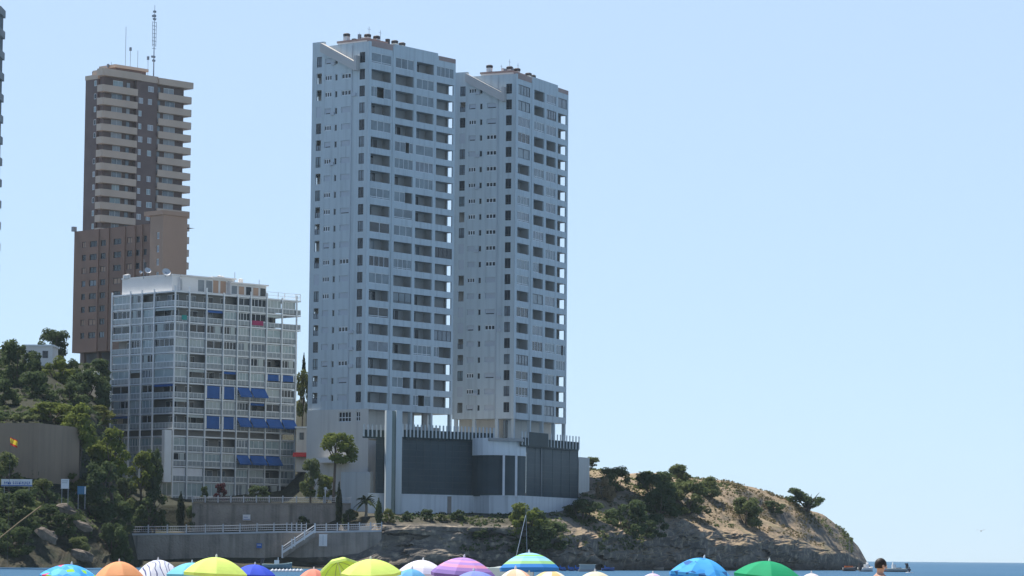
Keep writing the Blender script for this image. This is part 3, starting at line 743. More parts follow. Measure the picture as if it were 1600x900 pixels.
# ------------------------------------------------------------------ brown tower with its lower block
def brown_tower():
    rnd = random.Random(8)
    fr = Frame(px(159, 230, 690), 43); z0 = 38
    t = thing('apartment_tower', 'brown apartment tower with tan curved balconies and an antenna mast on its roof', 'tower', (fr.C.x, fr.C.y, z0), fr.rz)
    U = lambda x, y=230: fr.u('R', x, y); ZZ = lambda y, x=159: fr.uz('R', x, y)[1]-z0
    L = U(292); uA, uB = U(214), U(247); q150 = fr.u('L', 150, 230)
    zt = ZZ(106.5); w = MB()
    w.box(1.4, L, 1.4, 5.6, 0, zt); w.box(6, L-1, 5.6, 13, 0, zt-.5); w.box(uA, uB, .5, 1.41, 0, zt-.02); w.build('wall', BRN, t)
    lw = MB(); b = fr.u('L', 131.8, 230, .9)
    lw.box(.9, 9, q150+.9, b, 0, ZZ(120)); lw.build('side_wing', BRN, t)
    lw = MB(); lw.box(.8, 9.1, q150+.85, b+.1, ZZ(120)+.01, ZZ(113)); lw.build('coping', TAN, t)
    ys = [131 + 20.45*k for k in range(14)]
    for k, y in enumerate(ys):
        zt_, zb_ = ZZ(y), ZZ(y+10.6)
        for side in (0, 1):
            if side == 0 and k > 11: continue
            b = MB()
            if side == 0:      # wraps round the left corner
                poly = [(uA, 0), (.3, 0), (0, .3), (0, q150), (.22, q150), (.22, .4), (.4, .22), (uA, .22)]
                flo = [(uA-.02, .02), (.3, .02), (.02, .3), (.02, q150-.01), (1.42, q150-.01), (1.42, 1.42), (uA-.02, 1.42)]
            else:
                uR = U(300.5)
                poly = [(uB, .25), (uB, 0), (uR-.5, 0), (uR, .5), (uR, 4.4), (uR-.25, 4.4), (uR-.25, .6), (uR-.6, .25)]
                flo = [(uB+.02, .02), (uR-.5, .02), (uR-.03, .5), (uR-.03, 4.3), (L+.02, 4.3), (L+.02, 1.41), (uB+.02, 1.41)]
            b.prism(poly, zb_, zt_); b.prism(flo, zb_-.02, zb_+.22)
            b.build('balcony', TAN, t)
            seg = (1.0, uA-.3) if side == 0 else (uB+.3, L-.4)
            q = seg[1]-seg[0]
            f0, f1 = rnd.choice(((.34, .66), (.3, .64), (.36, .6))) if side == 0 else rnd.choice(((.28, .66), (.34, .7), (.3, .72)))
            za, zc = zb_+.3, zt_+1.45
            window(PR, seg[0]+q*f0, seg[0]+q*f1, za, zc, 1.37, 2, [FR_W, rnd.choice((SLATE, SLATE, GL_P, GL_M))], .1, 'balcony_door', t)
            window(PR, seg[0]+q*(.78 if side == 0 else .05), seg[0]+q*(.9 if side == 0 else .16), za+.4, zc, 1.37, 1, [FR_D, rnd.choice((GL_M, SLATE))], .08, 'balcony_door', t)
        if k < 12:
            for (x0, x1) in ((217.5, 224), (232, 240.5)):
                if rnd.random() < .12: continue
                a_ = U(x0); c_ = U(x1); 
                if rnd.random() < .4: c_ = a_+(c_-a_)*.7
                window(PR, a_, c_, zt_-.1, zt_+1.15, .47, 2, [FR_W, rnd.choice((SLATE, SLATE, GL_P))], .08, 'window', t)
        if rnd.random() < .8: window(PL, q150+1.3, q150+2.0, zt_, zt_+1.2, .87, 1, [FR_W, rnd.choice((GL_P, GL_D, SLATE))], .08, 'window', t)
    # roof parapet over the balconies
    r = MB(); r.prism([(uA+1, -.05), (.3, -.05), (-.05, .3), (-.05, q150+.1), (1.3, q150+.1), (1.3, 5.3), (uA+1, 5.3)], ZZ(116.5), ZZ(105.5)); r.prism([(uB, -.05), (U(300.5), -.05), (U(301), 5), (uB, 5)], ZZ(117.5), ZZ(107.5)); r.box(uA+.9, uB+.01, .3, 5, ZZ(116.5), ZZ(106)); r.build('parapet', TAN, t)
    r = MB(); ua, ub_ = U(190, 105), U(246, 105)
    r.box(ua+.9, ub_-.6, 3.2, 8, zt-.01, zt+1.3, 1); r.box(ua+.5, ub_-.2, 2.8, 8.5, zt+1.305, zt+1.95, 0); r.build('roof_house', [TAN, BRN], t)
    def roof_at(x, y, d): u, z = fr.uz('R', x, y, d); return u, z-z0
    u, z = roof_at(242, 8, 5); zb_ = zt
    m = MB()
    m.tube([(u, 5, zb_), (u, 5, z)], [.16, .05], 6)
    for s_ in (-1, 1): m.tube([(u+s_*.5, 5, zb_+(z-zb_)*.45), (u+s_*.55, 5, zb_+(z-zb_)*.78)], .06, 5)
    for i in range(10):
        h = zb_+(z-zb_)*(.42+.05*i); wd = .62 if i % 2 == 0 else .4
        m.box(u-wd, u+wd, 4.95, 5.05, h, h+.09)
    for i, h in enumerate((.25, .3, .8, .84, .9)): m.box(u-.35-.3*(i % 2), u+.3, 4.8, 5.2, zb_+(z-zb_)*h, zb_+(z-zb_)*h+.45)
    m.build('antenna_mast', METAL, t)
    for (x, y) in ((197, 42), (204, 74), (215.5, 79), (169, 100), (174, 97), (231.5, 88)):
        u, z = roof_at(x, y, 5); m = MB(); m.tube([(u, 5, zt), (u, 5, z)], .05, 5)
        if y in (74, 88, 100): m.box(u-.2, u+.2, 4.8, 5.2, z-.8, z)
        m.build('aerial', METAL, t)
    # lower slab block in front, its own building
    f2 = Frame(px(253, 450, 640), 44); zz = 36
    t = thing('brown_block', 'plain brown slab block with rows of small dark windows in front of the brown tower', 'apartment block', (f2.C.x, f2.C.y, zz), f2.rz)
    W = f2.u('L', 114.5, 450); Lr = f2.u('R', 291, 450); Ws = f2.u('L', 233, 450)
    za = f2.uz('R', 253, 335)[1]-zz; zl = f2.uz('L', 229, 350)[1]-zz; zb_ = f2.uz('R', 253, 543)[1]-zz
    holes = []
    w = MB()
    for (x0, x1) in ((127, 133), (139, 150), (156, 164), (176, 188), (197, 205), (211, 217), (223, 228)):
        u0, u1 = sorted((f2.u('L', x0, 450), f2.u('L', x1, 450)))
        for k in range(9):
            y = 371 + 20.6*k; z1 = f2.uz('L', 200, y)[1]-zz; z0_ = z1-1.25
            if z0_ < zb_+.3: continue
            hh = (u0, u1, z0_, z1); holes.append(hh)
            window(PL, u0, u1, z0_, z1, .2, 2, [FR_D, rnd.choice((GL_D, GL_M, GL_D, GL_D, BRN3) if x0 < 200 else (GL_D,))], .1, 'window', t)
    facade(w, PL, Ws, W, zb_, zl, holes, .25)
    for x in (153, 169, 194, 210, 221):
        u = f2.u('L', x, 450); w.box(-.25, -.003, u-.2, u+.2, zb_, zl-.01)
    w.quad((0, Ws, zl), (12, Ws, zl), (12, W, zl), (0, W, zl)); w.quad((0, Ws, zb_), (12, Ws, zb_), (12, W, zb_), (0, W, zb_)); w.quad((0, W, zb_), (12, W, zb_), (12, W, zl), (0, W, zl))
    w.build('wall', BRN2, t)
    p = MB(); p.box(-.6, .3, W-.4, W+.3, zl, zl+1); p.build('parapet_light', METAL, t)
    s = MB(); hs = []
    us0, us1 = sorted((f2.u('L', 243, 450), f2.u('L', 247.5, 450)))
    for k in range(9):
        y = 363+20.6*k; z1 = f2.uz('L', 245, y)[1]-zz
        if z1-1.5 < zb_: continue
        hs.append((us0, us1, z1-1.4, z1)); window(PL, us0, us1, z1-1.4, z1, .2, 1, [FR_W, SLATE], .15, 'stair_window', t)
    facade(s, PL, 0, Ws, zb_, za, hs, .25); s.quad((0,0,zb_),(Lr,0,zb_),(Lr,0,za),(0,0,za)); s.quad((Lr,0,zb_),(Lr,Ws,zb_),(Lr,Ws,za),(Lr,0,za)); s.quad((0,Ws,zl),(Lr,Ws,zl),(Lr,Ws,za),(0,Ws,za)); s.quad((0,0,zb_),(Lr,0,zb_),(Lr,Ws,zb_),(0,Ws,zb_))
    s.build('stair_tower', BRN3, t)
    s = MB(); s.box(-.4, Lr+.3, -.3, Ws+1.6, za+.005, za+.9); s.build('roof_slab', BRN3, t)
    for u in range(2, int(W), 5):
        c = MB(); c.box(1.5, 2.2, u, u+.8, -9, zb_-.01); c.build('pillar', BRN, t)
    c = MB(); c.box(3, 11, 1, W-1, -9, zb_-.012); c.build('basement_wall', FR_D, t)
brown_tower()

# sliver of a tower at the left picture edge
D = 420
e = px(2.6, 300, D+3.2); zt = px(0, 11, D).z; zb_ = 20
t = thing('apartment_tower', 'grey tower at the far left edge with balcony slabs stepping down its corner', 'tower', (e.x, D, zb_))
mb = MB(); mb.box(-22, -.35, .3, 3.5, -6, zt-zb_-1); mb.build('wall', mat('grey_wall', (.16, .17, .17), .8), t)
k = 0; z = zt-zb_
while z > 14:
    mb = MB(); mb.box(-22.2, 0, -.9, 3.2, z-1.0, z); mb.build('balcony', mat('balcony_conc', (.3, .29, .27), .8) if k == 0 else bpy.data.materials['balcony_conc'], t)
    z -= 2.9; k += 1

# ------------------------------------------------------------------ vegetation
def crown_mesh(name, kind, seed, mats, nleaf=2600, ls=.042):
    rnd = random.Random(seed); cl = []
    if kind == 'flat':
        for i in range(20):
            a = rnd.random()*6.28; r_ = .38*math.sqrt(rnd.random()); cl.append((r_*math.cos(a), r_*math.sin(a), .55+.25*rnd.random()-.35*r_, .13+.07*rnd.random(), .6))
        for i in range(6):
            a = rnd.random()*6.28; cl.append((.22*math.cos(a), .22*math.sin(a), .22+.2*rnd.random(), .11, .7))
    elif kind == 'column':
        for i in range(22):
            z = (i+.5)/22; w = .42*math.sin(math.pi*min(1, (z*.92+.10)))**.6 * (1-z*.35)
            a = rnd.random()*6.28; cl.append((w*.25*math.cos(a), w*.25*math.sin(a), z*.9+.05, max(.06, w*.8), .5))
    elif kind == 'wind':
        for i in range(26):
            s_ = rnd.random(); cl.append((-.38+.8*s_+rnd.uniform(-.05,.05), rnd.uniform(-.3,.3), .72-.45*s_+rnd.uniform(-.2,.14), rnd.uniform(.07,.15), .8))
    elif kind == 'pine':
        for i in range(34):
            z = rnd.random()**.8; w = .40*math.sin(math.pi*(.18+.74*z))
            a = rnd.random()*6.28; r_ = w*rnd.uniform(.35, 1.05); cl.append((r_*math.cos(a), r_*math.sin(a), .12+.76*z, rnd.uniform(.08, .16), .7))
    else:
        for i in range(26):
            a = rnd.random()*6.28; z = rnd.random(); w = .42*math.sqrt(max(0, 1-(z-.35)**2/.5)); r_ = w*math.sqrt(rnd.random())*1.12
            cl.append((r_*math.cos(a), r_*math.sin(a), .08+.74*z, rnd.uniform(.065, .19), .8))
    vol = [c[3]**2.2 for c in cl]; tot = sum(vol); V = []; Fc = []
    for c, v_ in zip(cl, vol):
        for i in range(max(12, int(nleaf*v_/tot))):
            d = Vector((rnd.gauss(0,1), rnd.gauss(0,1), rnd.gauss(0,1))).normalized()
            rr = c[3]*(.35+.75*rnd.random()**.6)
            p = Vector((c[0]+d.x*rr, c[1]+d.y*rr, c[2]+d.z*rr*c[4]))
            if p.z < 0: p.z = abs(p.z)*.3
            nrm = (d*.8 + Vector((rnd.uniform(-1,1), rnd.uniform(-1,1), rnd.uniform(-.3,1)))*.8).normalized()
            a = nrm.orthogonal().normalized(); a.rotate(Matrix.Rotation(rnd.random()*6.28, 3, nrm)); b = nrm.cross(a)
            s1 = ls*rnd.uniform(.55, 1.25); s2 = s1*rnd.uniform(.5, .9)
            o = len(V); V += [p-a*s1, p-b*s2*.8, p+a*s1, p+b*s2]; Fc.append((o, o+1, o+2, o+3))
    me = bpy.data.meshes.new(name); me.from_pydata([tuple(q) for q in V], [], Fc); me.materials.append(mats); me.update()
    return me
CR = {}
def crown(kind, m, var):
    k = (kind, m.name, var)
    if k not in CR: CR[k] = crown_mesh('crown', kind, hash(kind) % 97 if False else sum(map(ord, kind))+var*13, m, 3200 if kind in ('pine', 'bush', 'flat') else 2200, .040 if kind != 'column' else .05)
    return CR[k]
rv = random.Random(21)
def tree(name, label, cat, kind, m, x, ytop, ybot, wpx, D, var=0, base=None, trunk=True, wood=WOOD, rz=None, group=None):
    if (not trunk or x > 905) and base is None:
        hit = TB.ray_cast(CAM, ray(x, ybot).normalized())
        if hit[0] and (abs(hit[0].y-D) < 40 or x > 905): D = hit[0].y + .12*wpx*D/F
    top = px(x, ytop, D); bot = px(x, ybot, D); X = top.x
    gz = ground(X, D) if base is None else base
    gz = min(gz, bot.z)
    t = thing(name, label, cat, (X, D, gz-.1), 0, group)
    w = wpx*D/F; h = top.z-bot.z
    c = bpy.data.objects.new('crown' if trunk else 'foliage', crown(kind, m, var)); COL.objects.link(c); c.parent = t
    c.location = (0, 0, bot.z-gz+.1); c.scale = (w*1.02, w*(.95 if kind != 'column' else 1), h*1.05)
    c.rotation_euler = (0, 0, rz if rz is not None else (0 if kind == 'wind' else rv.random()*6.28))
    zc = bot.z-gz+.1
    mb = MB(); r0 = max(.07, min(.3, w*.035))
    if trunk:
        ln = rv.uniform(-.05, .05)*w
        mb.tube([(ln*2, 0, -.3), (ln, 0, zc*.5+.05), (-ln, 0, zc+h*.15), (0, 0, zc+h*.55)], [r0*1.3, r0, r0*.85, r0*.3], 7)
        for i in range(6):
            a = i*1.05+rv.random(); q = w*.3
            mb.tube([(-ln*.8, 0, zc+h*.08*(i % 3)), (q*.5*math.cos(a), q*.5*math.sin(a), zc+h*(.25+.05*i)), (q*math.cos(a), q*math.sin(a), zc+h*(.42+.07*i))], [r0*.55, r0*.38, r0*.15], 5)
        mb.build('trunk', wood, t)
    else:
        for i in range(4):
            a = i*1.6; mb.tube([(0, 0, -.2), (w*.15*math.cos(a), w*.15*math.sin(a), zc+h*.3), (w*.22*math.cos(a), w*.22*math.sin(a), zc+h*.6)], [r0*.6, r0*.4, r0*.15], 5)
        mb.build('stem', wood, t)
    return t
T = tree
# headland
T('pine_tree', 'windswept lone pine leaning over the bare seaward slope of the headland', 'tree', 'wind', LF_DARK, 1261, 760, 802, 64, 742, 0)
T('pine_tree', 'darkest bushy tree on the landward crest of the headland', 'tree', 'bush', LF_DARK, 1020, 731, 784, 78, 612, 1)
T('pine_tree', 'open crowned tree breaking the headland skyline right of the darkest crest tree', 'tree', 'pine', LF_OLIVE, 1058, 726, 772, 62, 628, 2)
T('pine_tree', 'broad olive green tree on the headland slope below the skyline trees', 'tree', 'bush', LF_OLIVE, 1075, 750, 808, 84, 612, 3)
T('bush', 'dark shrub at the foot of the crest trees on the headland', 'bush', 'bush', LF_DARK, 1032, 754, 806, 62, 596, 0, trunk=False)
T('bush', 'small tree beside the path on the headland crest, right of the tree cluster', 'bush', 'pine', LF_OLIVE, 1110, 745, 782, 46, 650, 0, trunk=False)
T('bush', 'yellowish shrub alone in the middle of the dry headland slope', 'bush', 'bush', LF_OLIVE, 1165, 772, 822, 58, 668, 1, trunk=False)
T('bush', 'flat dark shrub right of the yellowish shrub on the headland slope', 'bush', 'bush', LF_DARK, 1208, 782, 802, 38, 690, 2, trunk=False)
T('bush', 'rounded grey green shrub on the crest next to the white end pier', 'bush', 'bush', LF_OLIVE, 962, 728, 770, 48, 590, 3, trunk=False)
T('pine_tree', 'small flat topped pine peeping over the white end pier of the podium', 'tree', 'flat', LF_OLIVE, 924, 711, 733, 30, 605, 0)
T('bush', 'dark spreading shrub below the white end pier of the podium', 'bush', 'bush', LF_DARK, 911, 776, 816, 66, 528, 1, trunk=False)
T('bush', 'ragged shrub on the cliff edge below the headland tree cluster', 'bush', 'bush', LF_DARK, 982, 780, 842, 70, 560, 2, trunk=False)
T('bush', 'scrubby dark bush on the cliff face under the ragged shrub', 'bush', 'bush', LF_DARK, 1018, 802, 842, 60, 566, 3, trunk=False)
T('bush', 'dry golden bush above the dark shrub by the end pier', 'bush', 'bush', LF_DRY, 945, 745, 782, 34, 565, 0, trunk=False)
# cliff below the podium
T('bush', 'large yellow topped bush at the foot of the podium behind the mast', 'bush', 'bush', LF_PINE, 822, 785, 838, 56, 512, 2, trunk=False)
T('bush', 'dark mound of shrub hanging down the cliff right of the mast', 'bush', 'bush', LF_DARK, 840, 796, 866, 96, 511, 0, trunk=False)
for (x, y0, y1, w, m, lb) in ((607, 794, 818, 20, LF_YEL, 'yellow green bush at the foot of the twin white columns'), (636, 798, 814, 16, LF_DARK, 'smallest dark bush along the white podium base'),
        (667, 795, 814, 21, LF_DARK, 'roundest dark bush in the middle of the white podium base'), (716, 796, 814, 25, LF_DARK, 'dark bush just right of the grey stripe in the podium base'),
        (748, 823, 842, 34, LF_DARK, 'low dark shrub growing from the cliff face below the podium'), (690, 803, 814, 24, LF_OLIVE, 'thin low scrub between two dark bushes at the podium base')):
    T('bush', lb, 'bush', 'bush', m, x, y0, y1, w, 505 if y0 > 815 else 513, int(x) % 4, trunk=False)
# terrace between wall and buildings
T('pine_tree', 'spreading pine with a bare trunk before the cream annex wall', 'tree', 'bush', LF_PINE, 524, 671, 724, 64, 517, 1, base=10.4)
T('tree', 'leafy tree at the right corner of the balcony block', 'tree', 'bush', LF_OLIVE, 486, 716, 775, 44, 516, 2, base=10.4)
T('bush', 'leafy shrub in front of the red awning villa', 'bush', 'bush', LF_PINE, 510, 742, 782, 36, 519, 3, base=10.4, trunk=False)
T('cypress_tree', 'narrow cypress standing left of the palm', 'tree', 'column', LF_CYP, 530, 753, 822, 15, 512, 0)
T('bush', 'dark shrub between the narrow cypress and the palm', 'bush', 'bush', LF_DARK, 548, 792, 824, 26, 511, 1, trunk=False)
T('bush', 'dark upright shrub between the palm and the twin columns', 'bush', 'column', LF_DARK, 592, 778, 822, 18, 511, 1, trunk=False)
T('bush', 'round dark shrub on the lower terrace beside the stair head', 'bush', 'bush', LF_DARK, 474, 806, 825, 20, 508, 2, trunk=False)
for (x, y0, y1, w, m, lb) in ((320, 759, 786, 17, LF_DARK, 'small green shrub left of the purple shrub before the balcony block'), (346, 754, 784, 26, LF_RED, 'purple leaved shrub before the balcony block'), (404, 758, 786, 38, LF_DARK, 'wide green hedge shrub before the balcony block')):
    T('bush', lb, 'bush', 'bush', m, x, y0, y1, w, 521, 3, base=10.3, trunk=False)
T('bush', 'narrow conical shrub on the lower terrace left end', 'bush', 'column', LF_CYP, 283, 768, 824, 19, 508, 2, trunk=False)
T('bush', 'rounded shrub leaning on the narrow conical shrub of the lower terrace', 'bush', 'bush', LF_DARK, 300, 786, 824, 24, 508, 1, trunk=False)
T('tree', 'big dark shrub tree at the left end of the white railing', 'tree', 'bush', LF_DARK, 236, 765, 828, 62, 503, 0)
T('cypress_tree', 'dark cypress in the gap between the balcony block and the nearer white tower', 'tree', 'column', LF_CYP, 475, 551, 600, 10, 645, 3)
T('tree', 'sunlit yellow green tree in the gap left of the nearer white tower', 'tree', 'bush', LF_YEL, 474, 570, 650, 34, 632, 1)
# left hill
T('pine_tree', 'tallest bright green pine before the left end of the balcony block', 'tree', 'pine', LF_PINE, 126, 632, 712, 72, 482, 0)
T('pine_tree', 'bright green pine between the tallest pine and the balcony block corner', 'tree', 'pine', LF_PINE, 174, 668, 748, 78, 486, 1)
T('pine_tree', 'pine with yellowish crown directly before the lower left floors of the balcony block', 'tree', 'pine', LF_PINE, 222, 706, 768, 58, 505, 2)
T('pine_tree', 'dark slender pine touching the lower left floors of the balcony block', 'tree', 'pine', LF_DARK, 243, 697, 790, 42, 506, 3)
T('tree', 'dark leafy tree below the two bright pines', 'tree', 'bush', LF_DARK, 160, 715, 775, 66, 478, 1)
T('tree', 'dark round topped tree on the left hill skyline beside the white house', 'tree', 'bush', LF_DARK, 28, 530, 606, 66, 528, 2)
T('tree', 'skyline tree between the white house and the brown block', 'tree', 'bush', LF_DARK, 84, 513, 566, 50, 590, 3)
T('tree', 'yellow green tree below the brown block on the hill', 'tree', 'bush', LF_PINE, 92, 556, 610, 58, 548, 0)
T('tree', 'dark tree leaning against the foot of the brown block', 'tree', 'bush', LF_DARK, 138, 572, 640, 70, 545, 1)
T('tree', 'shaded tree low on the left hill below the skyline tree', 'tree', 'bush', LF_DARK, 52, 580, 645, 74, 516, 2)
T('tree', 'shaded tree at the left edge of the hill above the brown wall', 'tree', 'bush', LF_DARK, 5, 590, 655, 60, 505, 3)
T('tree', 'shaded tree on the hill behind the long hedge, left of the balcony block', 'tree', 'bush', LF_DARK, 112, 596, 650, 66, 520, 0)
T('cypress_tree', 'thin dark cypress on the hill below the white house', 'tree', 'column', LF_CYP, 61, 552, 612, 14, 530, 1)
T('hedge', 'long clipped hedge along the top of the brown retaining wall', 'hedge', 'bush', LF_PINE, 78, 625, 660, 84, 492, 1, trunk=False)
T('hedge', 'bright hedge between the tallest pine and the balcony block', 'hedge', 'bush', LF_YEL, 155, 633, 662, 50, 502, 2, trunk=False)
T('tree', 'pale leaved broadleaf tree at the left picture edge before the brown wall', 'tree', 'bush', LF_OLIVE, 12, 706, 765, 58, 466, 3)
T('bush', 'lime green bush right of the white notice board', 'bush', 'bush', LF_YEL, 112, 738, 768, 46, 470, 0, trunk=False)
T('bush', 'grey green bush left of the white notice board', 'bush', 'bush', LF_OLIVE, 68, 745, 775, 36, 462, 1, trunk=False)
T('bush', 'dark bush under the blue and white banner', 'bush', 'bush', LF_DARK, 22, 764, 815, 76, 450, 2, trunk=False)
T('bush', 'dark bush on the slope beneath the white notice board', 'bush', 'bush', LF_DARK, 92, 785, 838, 66, 455, 3, trunk=False)
T('bush', 'dark bush halfway down the slope below the blue board', 'bush', 'bush', LF_DARK, 150, 768, 815, 62, 468, 0, trunk=False)
T('bush', 'low bush at the slope foot left of the terrace wall', 'bush', 'bush', LF_DARK, 175, 812, 868, 52, 470, 1, trunk=False)
T('bush', 'low bush at the bottom left picture edge above the sand', 'bush', 'bush', LF_DARK, 25, 822, 870, 62, 442, 2, trunk=False)
T('bush', 'olive bush between pale rocks on the lower left slope', 'bush', 'bush', LF_OLIVE, 125, 838, 872, 50, 452, 3, trunk=False)

T('bush', 'leafy bush between the two bright pines and the terrace end', 'bush', 'bush', LF_DARK, 196, 742, 790, 44, 494, 1, trunk=False)
T('bush', 'shrub under the yellowish crowned pine at the terrace end', 'bush', 'bush', LF_OLIVE, 212, 778, 826, 40, 498, 2, trunk=False)
T('bush', 'bush under the bright pine above the terrace wall corner', 'bush', 'bush', LF_DARK, 184, 782, 832, 50, 484, 3, trunk=False)
T('bush', 'shaded bush low on the slope just above the orange beach umbrella', 'bush', 'bush', LF_DARK, 188, 840, 882, 40, 478, 0, trunk=False)
T('bush', 'dark leafy bush directly under the brown slab block', 'bush', 'bush', LF_DARK, 150, 560, 612, 52, 590, 2, trunk=False)
T('bush', 'leafy bush on the hill crest left of the cream garden wall', 'bush', 'bush', LF_DARK, 112, 560, 602, 40, 572, 0, trunk=False)
# palm
p = px(572, 783, 514); gz = ground(p.x, 514)
t = thing('palm_tree', 'small palm with arching fronds before the left end of the podium', 'palm', (p.x, 514, gz))
hz = p.z-gz
mb = MB(); mb.tube([(0,0,-.2),(.08,0,hz*.5),(0,0,hz)], [.28,.2,.22], 8); mb.build('trunk', WOODG, t)
for i in range(22):
    a = i*2.399; el = rv.uniform(-.1, 1.2); ln = rv.uniform(2.0, 2.7); mb = MB(); P0 = None
    for k in range(9):
        s_ = k/8; r_ = ln*s_*math.cos(el)+.05; z = hz+.1+ln*s_*math.sin(el)-1.5*s_*s_
        c = Vector((r_*math.cos(a), r_*math.sin(a), z)); w = .32*math.sin(math.pi*(.08+.9*s_))+.02
        sd = Vector((-math.sin(a), math.cos(a), 0))
        cur = (c+sd*w-Vector((0,0,w*.5)), c, c-sd*w-Vector((0,0,w*.5)))
        if P0:
            for (u, v) in ((0,1),(1,2)):
                q0 = P0[u].lerp(cur[u], .25 if u != 1 else 0) ; 
                mb.quad(P0[u], P0[v], cur[v], cur[u].lerp(P0[u], .35) if u == 0 else cur[u])
        P0 = cur
    mb.build('frond', LF_PALM, t)

# scrub and dry tufts: ground cover nobody could count
def scatter(name, n, xr, vr, mats, size, seed):
    rnd = random.Random(seed); mb = MB(); k = 0
    while k < n:
        x = rnd.uniform(*xr); ci = int((x+420)/5)
        if ci >= len(cols): continue
        v = rnd.randint(*vr); p = tv[ci*nper+v] + Vector((rnd.uniform(-.4,.4), 0, 0))
        if noise.noise(p*.13) < rnd.uniform(-.35, .45): continue
        s_ = size*rnd.uniform(.5, 1.5); k += 1; mi = 0 if noise.noise(p*.07+Vector((5,5,5))) > -.1 else 1
        for i in range(7):
            d = Vector((rnd.gauss(0,1), rnd.gauss(0,1), abs(rnd.gauss(0,.8)))).normalized(); c = p+d*s_*rnd.uniform(.2,.8)
            a = d.orthogonal().normalized(); a.rotate(Matrix.Rotation(rnd.random()*6.28, 3, d)); b = d.cross(a); l = s_*rnd.uniform(.25,.5)
            mb.quad(c-a*l, c-b*l*.7, c+a*l, c+b*l*.7, mi)
    return tag(mb.build(name, mats), kind='stuff')
o = scatter('dry_grass', 5600, (900, 1335), (34, 74), [LF_DRY2, LF_OLIVE], .36, 1); tag(o, 'dry tufts and low scrub covering the headland slope', 'scrub')
o = scatter('hill_scrub', 5200, (-200, 200), (8, 74), [LF_DARK, LF_OLIVE], .75, 2); tag(o, 'dark scrub covering the hillside on the left', 'scrub')
o = scatter('cliff_scrub', 1300, (600, 1010), (14, 56), [LF_DARK, LF_OLIVE], .45, 4); tag(o, 'sparse scrub growing on the cliff below the podium', 'scrub')
# boulders on the left slope and the shore
rb = random.Random(5)
for (x, y, D, s_, lb) in ((103, 795, 455, .9, 'pale boulder on the slope below the blue board'), (75, 836, 444, 1.1, 'pale jagged boulder low on the left slope'), (130, 822, 455, .9, 'pale rock between scrub right of the jagged boulder'), (128, 868, 452, 1.1, 'grey rock behind the orange umbrella')):
    p = px(x, y, D); mb = MB(); 
    n_, m_ = 10, 7; pts = []; fs = []
    for i in range(m_):
        th = math.pi*i/(m_-1)
        for j in range(n_):
            ph = 6.283*j/n_; d = Vector((math.sin(th)*math.cos(ph), math.sin(th)*math.sin(ph), math.cos(th)))
            k = 1+.7*noise.noise(d*1.3+Vector((x, 0, 0)))+.35*noise.noise(d*3.1+Vector((x, 4, 0))); pts.append((d.x*k*s_*1.5, d.y*k*s_*.8, d.z*k*s_*.75-d.x*s_*.5))
    for i in range(m_-1):
        for j in range(n_): fs.append((i*n_+j, i*n_+(j+1)%n_, (i+1)*n_+(j+1)%n_, (i+1)*n_+j))
    mb.add(pts, fs); o = mb.build('boulder', mat('boulder_rock', (.19,.155,.12), .95, col2=(.08,.07,.06), nscale=1.2, bump=.5), None, loc=p); tag(o, lb, 'rock')

# ------------------------------------------------------------------ walls, railings, stairs
def wall_line(name, label, cat, pts, z0, ztops, thick, m, cap=None):
    """vertical wall along world points, top height per point"""
    o0 = Vector((pts[0].x, pts[0].y, 0)); t = thing(name, label, cat, tuple(o0)) if cap else None
    mb = MB()
    for (p, q_, za, zb) in zip(pts[:-1], pts[1:], ztops[:-1], ztops[1:]):
        d = Vector((q_.x-p.x, q_.y-p.y, 0)).normalized(); n = Vector((-d.y, d.x, 0))*thick
        a, b, c, e = p-o0, q_-o0, q_-o0+n, p-o0+n
        mb.add([(a.x,a.y,z0),(b.x,b.y,z0),(c.x,c.y,z0),(e.x,e.y,z0),(a.x,a.y,za),(b.x,b.y,zb),(c.x,c.y,zb),(e.x,e.y,za)],
               [(0,3,2,1),(4,5,6,7),(0,1,5,4),(1,2,6,5),(2,3,7,6),(3,0,4,7)])
    o = mb.build('wall' if t else name, m, t, loc=None if t else o0)
    if not t: tag(o, label, cat); return o
    mb = MB()
    for (p, q_, za, zb) in zip(pts[:-1], pts[1:], ztops[:-1], ztops[1:]):
        d = Vector((q_.x-p.x, q_.y-p.y, 0)).normalized(); n = Vector((-d.y, d.x, 0))
        a, b = p-o0-n*.12, q_-o0-n*.12; c, e = b+n*(thick+.1), a+n*(thick+.1)
        mb.add([(a.x,a.y,za+.004),(b.x,b.y,zb+.004),(c.x,c.y,zb+.004),(e.x,e.y,za+.004),(a.x,a.y,za+.3),(b.x,b.y,zb+.3),(c.x,c.y,zb+.3),(e.x,e.y,za+.3)],
               [(0,3,2,1),(4,5,6,7),(0,1,5,4),(1,2,6,5),(2,3,7,6),(3,0,4,7)])
    mb.build('coping', cap, t); return t
